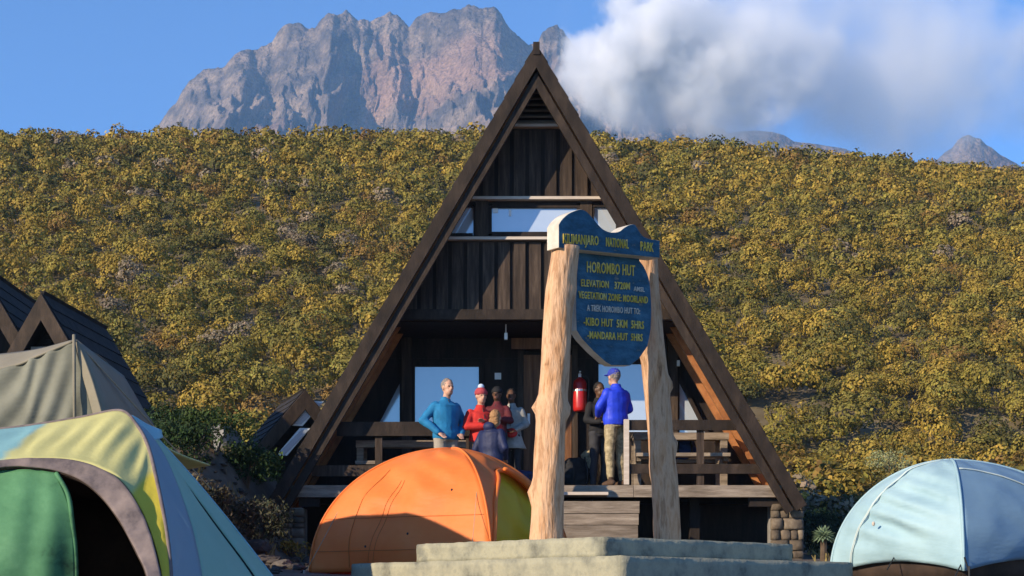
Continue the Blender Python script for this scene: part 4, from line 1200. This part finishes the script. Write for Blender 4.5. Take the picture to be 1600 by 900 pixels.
STEM = M('bush stem', [(.06, .04, .025), (.12, .085, .055)], 12, (1, 1, 1), .9, .2)
def shrub(name, px_, py_, Y, r, h, col, label, seed, n=900, leaf=.045, jit=.25, group=None, cat='shrub'):
    b = P(px_, py_, Y); z = zg(b.x, b.y)
    t = thing(name, (b.x, b.y, z), label, cat, group)
    v, c = bush_arrays(seed, n, r, h, leaf, col, jit, 14)
    me = leaf_mesh('crown', v, c); o = bpy.data.objects.new('crown', me); COL.objects.link(o); o.parent = t
    g = G(); rr = random.Random(seed)
    for _ in range(6):
        a = rr.uniform(0, 6.28); q = rr.uniform(.3, .6) * r
        g.tube([(b.x + .02 * math.cos(a), b.y + .02 * math.sin(a), z - .04), (b.x + q * .4 * math.cos(a), b.y + q * .4 * math.sin(a), z + h * .35), (b.x + q * math.cos(a), b.y + q * math.sin(a), z + h * .7)], [.02, .014, .006], 5)
    g.build('stem', STEM, t)
    return t
DG, MG, BG, GY2 = (.025, .045, .014), (.045, .07, .018), (.05, .042, .026), (.17, .17, .13)
for a in [(292, 690, 19.5, .55, .62, DG, 'dark green shrub beside the foot of the small hut roof'),
          (335, 700, 20.5, .55, .62, MG, 'mid green shrub below the grey boulder'),
          (385, 720, 21.0, .5, .50, DG, 'dark green shrub in front of the half hidden hut'),
          (405, 725, 22.5, .42, .42, MG, 'lighter green shrub touching the half hidden hut'),
          (300, 745, 18.0, .55, .6, BG, 'brown dry shrub under the dark green ones by the yellow tent'),
          (360, 770, 18.5, .55, .55, BG, 'brown dry shrub on the shaded bank left of the orange tent'),
          (402, 765, 19.6, .5, .5, (.06, .06, .035), 'dull shrub on the shaded bank below the half hidden hut'),
          (268, 660, 23.0, .6, .72, DG, 'dark shrub at the back by the small hut roof corner'),
          (1285, 775, 24.5, .5, .62, (.035, .045, .022), 'dark shrub at the right foot of the tall hut'),
          (1335, 775, 41, 1.0, 1.0, (.16, .12, .02), 'low ochre topped shrub left of the pale blue tent'),
          (1392, 735, 43, .75, 1.9, (.24, .26, .13), 'pale silvery green bush behind the pale blue tent'),
          (1300, 800, 22.5, .42, .42, (.03, .04, .02), 'very dark shrub by the pale blue tent and the stone pier'),
          (1245, 800, 23.5, .42, .5, (.03, .04, .022), 'dark shrub tucked behind the right stone pier'),
          (455, 805, 20.6, .28, .22, (.30, .19, .04), 'small orange tuft on the left stone pier corner')]:
    shrub('shrub', *a[:6], a[6], int(a[0] * 7), n=2400 if a[3] > .4 else 400, leaf=.028)
# the round rosette plant
b = P(1287, 838, 20.3); t = thing('rosette_plant', (b.x, b.y, zg(b.x, b.y)), 'round spiky grey green rosette plant by the right stone pier', 'plant')
ROS = M('rosette leaf', [(.10, .15, .08), (.20, .27, .16)], 6, (1, 1, 1), .7, .1, vary=.25)
c = b.copy()
trunk_z = zg(b.x, b.y)
G().tube([(b.x, b.y, trunk_z - .05), (b.x, b.y, c.z)], [.05, .04], 8).build('stem', STEM, t)
gr_ = random.Random(5)
for i in range(90):
    zc = 1 - 1.5 * (i + .5) / 90; a = i * 2.39996
    d = Vector((math.sqrt(max(0, 1 - zc * zc)) * math.cos(a), math.sqrt(max(0, 1 - zc * zc)) * math.sin(a), zc))
    sd = d.cross(Vector((0, 0, 1))).normalized() if abs(d.z) < .99 else Vector((1, 0, 0)); L_ = .17 * gr_.uniform(.85, 1.1)
    up = sd.cross(d)
    g = G(); p0, p1, p2 = c + d * .03, c + d * L_ * .55, c + d * L_ + Vector((0, 0, -.02))
    g.add([p0 - sd * .008, p0 + sd * .008, p1 + sd * .02 + up * .004, p1 - sd * .02 + up * .004, p2, p1 - up * .012], [(0, 1, 2, 3), (3, 2, 4), (0, 3, 5), (1, 5, 2), (3, 4, 5), (2, 5, 4), (0, 5, 1)])
    g.build('leaf', ROS, t)

# rocks
def rock(px_, py_, Y, r, label, seed, m=ROCK, sq=.7):
    b = P(px_, py_, Y)
    bm = bmesh.new(); bmesh.ops.create_icosphere(bm, subdivisions=3, radius=1)
    for v in bm.verts:
        n = v.co.normalized()
        k = 1 + .35 * mnoise.noise(n * 1.3 + Vector((seed, 0, 0))) + .16 * mnoise.noise(n * 3.4 + Vector((seed, 3, 0)))
        q = n * k
        for pn in range(6):     # chipped faces
            d = mnoise.noise_vector(Vector((seed * 1.7 + pn, pn * 2.1, 4))).normalized(); h = q.dot(d)
            if h > .72: q -= d * (h - .72) * .8
        v.co = Vector((q.x * r, q.y * r, q.z * r * sq))
    z = zg(b.x, b.y)
    me = bpy.data.meshes.new('boulder'); bm.to_mesh(me); bm.free(); me.materials.append(m)
    o = link_mesh('boulder', me); o.location = (b.x, b.y, z + r * sq * .45)
    return tag(o, label, 'rock')
rock(346, 662, 24.5, .48, 'pale grey boulder among the green shrubs left of the tall hut', 2, sq=1.0)
ROCKD = M('dark lava stone', [(.035, .03, .026), (.075, .063, .053), (.13, .11, .09)], 3.5, (1, 1, 1), .95, .6, 10, vary=.2)
G_ROCKS = [(395, 800, 19.0, .20, 'grey stone on the shaded bank under the dry shrubs', 5, ROCKD, .5), (415, 828, 18.6, .20, 'flat dark stone left of the left stone pier', 9, ROCKD, .4), (440, 868, 17.8, .15, 'stone lying by the lower left of the orange tent', 12, ROCKD, .5),
           (405, 850, 17.4, .11, 'small stone beside the teal tent edge', 15, ROCKD, .5), (466, 878, 17.0, .08, 'smallest stone next to the orange tent corner', 19, ROCKD, .5)]
for a in G_ROCKS: rock(*a)
# loose rubble on the bank
g = G(); rr = random.Random(3)
for _ in range(420):
    x = rr.uniform(-4.6, -2.0); yy = rr.uniform(14.5, 21.3); r = rr.uniform(.015, .07)
    if x > -2.5 and yy < 18: continue
    z = zg(x, yy)
    n0 = len(g.v); g.ell((x, yy, z + r * .2), (r * rr.uniform(.8, 1.5), r, r * rr.uniform(.4, .8)), 6, 4)
    for v in g.v[n0:]: v += mnoise.noise_vector(v * 13) * r * .5
tag(g.build('rubble', ROCKD), kind='stuff')
# dry grass tufts over the camp ground
V = []; C = []
for _ in range(5200):
    yy = rr.uniform(19, 46); x = rr.uniform(-.42 * yy - 1, .42 * yy + 1)
    if X0 - 4.0 < x < X0 + 4.0 and 20.5 < yy < 31: continue
    if fbm(np.array(x / 2.0), np.array(yy / 2.0), 3, 41) < -.15: continue
    z = zg(x, yy); a = rr.uniform(0, 6.28); h = rr.uniform(.05, .2); w = rr.uniform(.008, .02)
    u = Vector((math.cos(a), math.sin(a), 0)); ln = Vector((rr.uniform(-.5, .5), rr.uniform(-.5, .5), 1)) * h
    p = Vector((x, yy, z - .01))
    for k in range(4):
        ln2 = ln + Vector((rr.uniform(-.5, .5), rr.uniform(-.5, .5), 0)) * h; p2 = p + Vector((rr.uniform(-.05, .05), rr.uniform(-.05, .05), 0))
        V.append([p2 - u * w, p2 + u * w, p2 + ln2 + u * w * .3, p2 + ln2 - u * w * .3]); C.append(np.array((.26, .20, .075)) * rr.uniform(.5, 1.2))
tag(link_mesh('dry_grass', leaf_mesh('dry_grass', np.array([[list(q) for q in v] for v in V]), np.array(C))), kind='stuff')
# low heath between the camp and the slope
Vs, Cs = [], []
for _ in range(900):
    yy = rr.uniform(27, 49); x = rr.uniform(-.42 * yy - 2, .42 * yy + 2)
    if abs(x - X0) < 4.3 and yy < 31.5: continue
    v, c = VARF[rr.randrange(16)][1]; s_ = rr.uniform(.35, .6) if yy < 38 else rr.uniform(.6, 1.1); a = rr.uniform(0, 6.28)
    w = np.empty_like(v)
    w[..., 0] = (v[..., 0] * math.cos(a) - v[..., 1] * math.sin(a)) * s_ + x; w[..., 1] = (v[..., 0] * math.sin(a) + v[..., 1] * math.cos(a)) * s_ + yy; w[..., 2] = v[..., 2] * s_ + zg(x, yy) - .05
    Vs.append(w); Cs.append(c)
tag(link_mesh('heath', leaf_mesh('heath', np.concatenate(Vs), np.concatenate(Cs))), kind='stuff')

# ------------------------------------------------------------------ people
def plain(name, c, rough=.8, b=.2, sc=9):
    c = np.array(c); return M(name, [tuple(c * .75), tuple(c), tuple(np.minimum(c * 1.2, .9))], sc, (1, 1, 1), rough, b, 40)
SKIN_L = plain('light skin', (.50, .28, .19), .55, .05); SKIN_D = plain('dark skin', (.10, .05, .03), .5, .05)
EYE = M('eye', [(.015, .012, .01), (.02, .015, .012)], 5, (1, 1, 1), .2, 0)
LIP = M('lip', [(.28, .10, .08), (.33, .13, .10)], 5, (1, 1, 1), .5, 0)
def person(label, x, y, z, face, H, skin, upper, lower, shoe, pose=None, hair=None, hat=None, girth=1.0, skirt=None, hood=False):
    """face = heading in degrees, 0 looks at the camera, 90 looks to the picture's right"""
    t = thing('person', (x, y, z), label, 'person', 'people at the hut', R(face))
    W = wm(t); k = H / 1.75
    J = dict(pelvis=(0, 0, .95), waist=(0, 0, 1.08), chest=(0, 0, 1.30), neck=(0, .01, 1.47), head=(0, -.015, 1.625),
             sl=(-.165, .01, 1.365), sr=(.165, .01, 1.365), el=(-.26, .04, 1.13), er=(.26, .04, 1.13), wl=(-.25, -.10, .90), wr=(.25, -.10, .90),
             hl=(-.09, 0, .92), hr=(.09, 0, .92), kl=(-.10, -.02, .50), kr=(.10, -.02, .50), al=(-.11, .02, .08), ar=(.11, .02, .08))
    J.update(pose or {})
    J = {a: W @ (Vector(b) * k) for a, b in J.items()}
    f3 = W.to_3x3(); fwd = f3 @ Vector((0, -1, 0)); rt = f3 @ Vector((1, 0, 0)); up = Vector((0, 0, 1))
    def torso(g, add):
        rows = [(J['pelvis'] - up * .06 * k, .150, .115), (J['pelvis'] + up * .03 * k, .165, .125), (J['waist'], .150, .115), (J['chest'] - up * .05 * k, .172, .125), (J['chest'] + up * .075 * k, .172, .115), (J['neck'] - up * .075 * k, .125, .09), (J['neck'] - up * .03 * k, .075, .07)]
        vs = []; n = 16
        for c, rx, ry in rows:
            for i in range(n):
                a = 2 * math.pi * i / n; vs.append(c + rt * math.cos(a) * (rx * girth + add) * k + fwd * math.sin(a) * (ry * girth + add) * k)
        m = len(rows)
        fs = [(r * n + i, r * n + (i + 1) % n, (r + 1) * n + (i + 1) % n, (r + 1) * n + i) for r in range(m - 1) for i in range(n)] + [tuple(range(n - 1, -1, -1)), tuple(range((m - 1) * n, m * n))]
        g.add(vs, fs)
    def arm(g, s, add, upto=1.0):
        S, E, Wp = J['s' + s], J['e' + s], J['w' + s]
        g.tube([S, S.lerp(E, .5), E], [(.054 + add) * k, (.050 + add) * k, (.044 + add) * k], 12, round_caps=True)
        q = E.lerp(Wp, upto); g.tube([E, E.lerp(q, .4), q], [(.046 + add) * k, (.043 + add) * k, (.032 + add) * k], 12, round_caps=True)
    def leg(g, s, add):
        Hh, Kn, An = J['h' + s], J['k' + s], J['a' + s]
        g.tube([Hh, Hh.lerp(Kn, .5), Kn], [(.088 + add) * k, (.078 + add) * k, (.058 + add) * k], 12, round_caps=True)
        g.tube([Kn, Kn.lerp(An, .35), An], [(.056 + add) * k, (.055 + add) * k, (.040 + add) * k], 12, round_caps=True)
    hd = J['head']; hrot = f3
    g = G(); torso(g, -.012)
    for s in 'lr': arm(g, s, -.006); leg(g, s, -.008)
    g.tube([J['neck'] - up * .06 * k, hd - up * .04 * k], [.058 * k, .052 * k], 12, round_caps=True)
    g.ell(hd + up * .02 * k + fwd * -.008 * k, (.076 * k, .095 * k, .108 * k), 16, 12, hrot)
    g.ell(hd - up * .055 * k + fwd * .025 * k, (.058 * k, .068 * k, .062 * k), 14, 10, hrot)
    g.ell(hd - up * .012 * k + fwd * .095 * k, (.014 * k, .022 * k, .026 * k), 8, 6, hrot)      # nose
    g.ell(hd + up * .028 * k + fwd * .080 * k, (.055 * k, .014 * k, .012 * k), 10, 6, hrot)     # brow
    for s in (-1, 1): g.ell(hd + rt * s * .078 * k, (.012 * k, .024 * k, .034 * k), 8, 6, hrot)  # ears
    for s in 'lr':              # hands: palm, four fingers, thumb
        Wp, E = J['w' + s], J['e' + s]; d = (Wp - E).normalized(); sd = (rt - d * rt.dot(d)).normalized(); nn = d.cross(sd)
        inward = 1 if s == 'l' else -1
        g.ell(Wp + d * .05 * k, (.038 * k, .020 * k, .05 * k), 10, 8, Matrix((sd, nn, d)).transposed())
        for i, ln in enumerate((.066, .076, .072, .055)):
            b0 = Wp + d * .085 * k + sd * (i - 1.5) * .0205 * k; cu = (fwd * .35 + nn * 0)
            g.tube([b0, b0 + (d + cu * .3).normalized() * ln * .5 * k, b0 + (d + cu).normalized() * ln * k], [.0095 * k, .009 * k, .0075 * k], 6, round_caps=True)
        b0 = Wp + d * .03 * k + sd * inward * .034 * k
        g.tube([b0, b0 + (d * .8 + sd * inward * .7).normalized() * .035 * k, b0 + (d + sd * inward * .35).normalized() * .065 * k], [.0125 * k, .011 * k, .009 * k], 6, round_caps=True)
    for s in 'lr': g.tube([J['a' + s] - up * .03 * k - fwd * .03 * k, J['a' + s] - up * .045 * k + fwd * .13 * k], [.036 * k, .03 * k], 8, round_caps=True)
    fuse(g, 'body', skin, t, .009, 2)
    g = G()
    for s in (-1, 1): g.ell(hd + up * .012 * k + fwd * .086 * k + rt * s * .032 * k, (.011 * k, .008 * k, .007 * k), 8, 6, hrot)
    g.build('eyes', EYE, t, True)
    G().ell(hd - up * .058 * k + fwd * .089 * k, (.024 * k, .008 * k, .008 * k), 8, 6, hrot).build('mouth', LIP, t, True)
    if upper:
        g = G(); torso(g, .018)
        g.tube([J['waist'] + up * .02 * k, J['pelvis'] - up * .05 * k], [.15 * k, .155 * k], 14)
        for s in 'lr': arm(g, s, .016, .97)
        g.tube([J['neck'] - up * .05 * k, J['neck'] + up * .035 * k], [.085 * k, .068 * k], 14)
        if hood: g.ell(J['neck'] - fwd * .07 * k, (.10 * k, .07 * k, .08 * k), 12, 8, hrot)
        fuse(g, 'jacket', upper, t, .011, 6, .010, 5.5)
        g = G().tube([J['neck'] - up * .02 * k + fwd * .085 * k, J['chest'] + fwd * .145 * k, J['waist'] + fwd * .142 * k, J['pelvis'] + fwd * .148 * k], .006 * k, 6); g.build('zip', BLACK, t)
    if lower:
        g = G()
        for s in 'lr': leg(g, s, .012)
        g.tube([J['pelvis'] + up * .05 * k, J['pelvis'] - up * .08 * k], [.14 * k, .135 * k], 14)
        fuse(g, 'trousers', lower, t, .011, 4, .010, 6)
    if skirt:
        g = G(); n = 18; vs = []
        for (dz, r_) in ((.14, .16), (-.02, .18), (-.16, .225), (-.26, .27)):
            for i in range(n):
                a = 2 * math.pi * i / n; vs.append(J['pelvis'] + up * dz * k + (rt * math.cos(a) + fwd * .8 * math.sin(a)) * r_ * (1 + .06 * math.sin(a * 6)) * k)
        g.add(vs, [(r * n + i, r * n + (i + 1) % n, (r + 1) * n + (i + 1) % n, (r + 1) * n + i) for r in range(3) for i in range(n)])
        o = g.build('skirt', skirt, t, True); o.modifiers.new('cloth', 'SOLIDIFY').thickness = .008
    for s in 'lr':
        A = J['a' + s]; g = G().tube([A - up * .035 * k - fwd * .045 * k, A - up * .04 * k + fwd * .06 * k, A - up * .05 * k + fwd * .16 * k], [.046 * k, .045 * k, .034 * k], 10, round_caps=True).tube([A - up * .03 * k, A + up * .05 * k], [.048 * k, .05 * k], 10)
        fuse(g, 'boot', shoe, t, .009, 2)
    if hair:
        g = G().ell(hd + up * .04 * k - fwd * .026 * k, (.084 * k, .094 * k, .100 * k), 16, 12, hrot)
        if hair[1] == 'long': g.ell(hd - up * .04 * k - fwd * .055 * k, (.085 * k, .06 * k, .12 * k), 14, 10, hrot)
        fuse(g, 'hair', hair[0], t, .008, 1, .012, 45)
    if hat:
        m, kind = hat
        g = G().ell(hd + up * .062 * k - fwd * .010 * k, (.092 * k, .108 * k, .085 * k), 16, 12, hrot)
        if kind == 'cap': g.ell(hd + up * .052 * k + fwd * .12 * k, (.075 * k, .075 * k, .012 * k), 14, 6, hrot)
        if kind == 'beanie': g.tube([hd + up * .03 * k, hd + up * .075 * k], [.099 * k, .101 * k], 16)
        if kind == 'bobble': g.tube([hd + up * .03 * k, hd + up * .075 * k], [.099 * k, .101 * k], 16)
        fuse(g, 'hat', m, t, .009, 1)
        if kind == 'bobble': G().ell(hd + up * .15 * k, (.05 * k, .05 * k, .045 * k), 12, 8).build('hat_top', plain('pale hat wool', (.45, .55, .66)), t, True)
    return t, J, (rt, fwd, up, k)
TEAL = plain('teal fleece', (.012, .15, .32)); STN = plain('stone trousers', (.30, .26, .21)); DKT = plain('dark trousers', (.03, .03, .035)); BRN = plain('brown trousers', (.12, .075, .05))
NAVY = plain('navy nylon', (.012, .018, .06), .6); REDJ = plain('red jacket', (.50, .028, .022)); MAR = plain('maroon jacket', (.10, .015, .02)); BOOT = plain('brown boot', (.07, .04, .025)); BLKC = plain('black wool', (.012, .012, .014))
GREYV = plain('pale grey knit', (.32, .31, .28)); BLU = plain('bright blue nylon', (.02, .05, .58), .5); KHA = M('camouflage trousers', [(.10, .08, .045), (.30, .24, .14), (.46, .38, .24)], 16, (1, 1, 1), .85, .2, 40)
HGREY = plain('grey hair', (.20, .17, .15)); HBLO = plain('sandy hair', (.30, .16, .07)); HBLK = plain('black hair', (.012, .010, .010)); REDW = plain('red wool', (.36, .05, .06)); BLUC = plain('blue cap cotton', (.03, .05, .36))
pock = dict(el=(-.31, .06, 1.15), er=(.31, .06, 1.15), wl=(-.19, -.12, .98), wr=(.19, -.12, .98))
person('man in a teal fleece with hands in pockets, looking to the right', xw(697, 21.1), 21.05, 1.348, 32, 1.70, SKIN_L, TEAL, STN, BOOT, dict(pock, el=(-.33, .08, 1.16), head=(.02, -.02, 1.625)), (HGREY, 'short'), None, 1.12)
cross = dict(el=(-.27, -.06, 1.15), er=(.27, -.06, 1.15), wl=(.04, -.21, 1.17), wr=(-.04, -.235, 1.22))
person('person in a red jacket and red bobble hat with folded arms', xw(751, 21.25), 21.25, 1.348, 25, 1.60, SKIN_L, REDJ, BRN, BOOT, cross, None, (REDW, 'bobble'))
person('sandy haired person in a navy jacket standing in front of the red jacket', xw(768, 20.4), 20.4, 1.06, 150, 1.50, SKIN_L, NAVY, NAVY, BOOT, dict(head=(-.05, -.05, 1.60), wl=(-.12, -.22, 1.0), wr=(.12, -.22, 1.0)), (HBLO, 'long'), None, 1.12, hood=True)
person('person in a maroon jacket and black woollen hat between red jacket and door', xw(777, 21.9), 21.95, 1.64, -20, 1.42, SKIN_D, MAR, DKT, BOOT, cross, None, (BLKC, 'beanie'))
t, J, fr_ = person('dark skinned person in a pale grey knit top and skirt before the door', xw(799, 22.2), 22.2, 1.64, -8, 1.43, SKIN_D, GREYV, DKT, BOOT, dict(wl=(-.06, -.2, 1.02), wr=(.10, -.22, 1.0)), (HBLK, 'short'), None, .95, skirt=GREYV)
q = J['pelvis'] + fr_[1] * .19 + fr_[0] * .03
o = thing('pouch', (q.x, q.y, q.z - .07), 'small red pouch worn at the waist of the grey knit top', 'pouch')
g = G().ell((q.x, q.y, q.z), (.085, .05, .07), 12, 8); g.build('bag', REDJ, o, True)
G().box(q.x - .075, q.x + .075, q.y - .053, q.y - .045, q.z + .012, q.z + .022).build('zip', BLACK, o)
t, J, fr_ = person('person in blue cap, bright blue jacket and camouflage trousers, turned away at the porch rail', xw(962, 21.95), 21.95, 1.648, 215, 1.70, SKIN_L, BLU, KHA, BOOT, dict(el=(-.28, -.03, 1.15), wl=(-.16, -.24, 1.06), wr=(.14, -.24, 1.06), er=(.28, -.03, 1.15), head=(.0, -.05, 1.60)), (HGREY, 'short'), (BLUC, 'cap'), 1.15)
person('dark haired person facing the blue jacket, in dark clothes', xw(936, 22.6), 22.6, 1.64, 30, 1.58, SKIN_D, BLKC, DKT, BOOT, dict(wl=(-.14, -.26, 1.08), wr=(.12, -.26, 1.08), el=(-.26, -.04, 1.12), er=(.26, -.04, 1.12)), (HBLK, 'short'), None)

# bags on the porch
def bag(name, label, x, y, z, sx, sy, sz, m, strap, rz=0):
    t = thing(name, (x, y, z), label, 'bag', None, R(rz)); W = wm(t)
    g = G().ell(W @ Vector((0, 0, sz * .48)), (sx, sy, sz * .5), 14, 10, W.to_3x3()).ell(W @ Vector((0, -sy * .75, sz * .33)), (sx * .7, sy * .5, sz * .27), 12, 8, W.to_3x3()).ell(W @ Vector((0, 0, sz * .86)), (sx * .82, sy * .85, sz * .15), 12, 8, W.to_3x3())
    fuse(g, 'sack', m, t, .014, 2, .02, 9)
    for s in (-1, 1):
        G().tube(cr([W @ Vector((s * sx * .45, -sy * 1.0, sz * .82)), W @ Vector((s * sx * .5, -sy * 1.28, sz * .5)), W @ Vector((s * sx * .5, -sy * .9, sz * .1))], 10), .014, 6).build('strap', strap, t, True)
    return t
bag('backpack', 'brown and tan backpack leaning on the dark wall below the red extinguisher', xw(921, 22.9), 22.95, ZDECK, .16, .12, .62, KHA, BLACK)
bag('backpack', 'bulky black backpack on the porch floor right of the left log post', xw(900, 22.6), 22.65, ZDECK, .22, .15, .48, BLKC, BLACK, 20)
bag('duffel_bag', 'navy duffel bag on the landing behind the orange tent', xw(812, 20.9), 20.95, 1.348, .30, .18, .44, NAVY, BLACK)
bag('backpack', 'blue backpack on the bench behind the right porch rail', xw(1068, 23.0), 22.98, zw(676, 22.3) - .32, .20, .12, .30, plain('deep blue nylon', (.015, .04, .16)), BLACK)
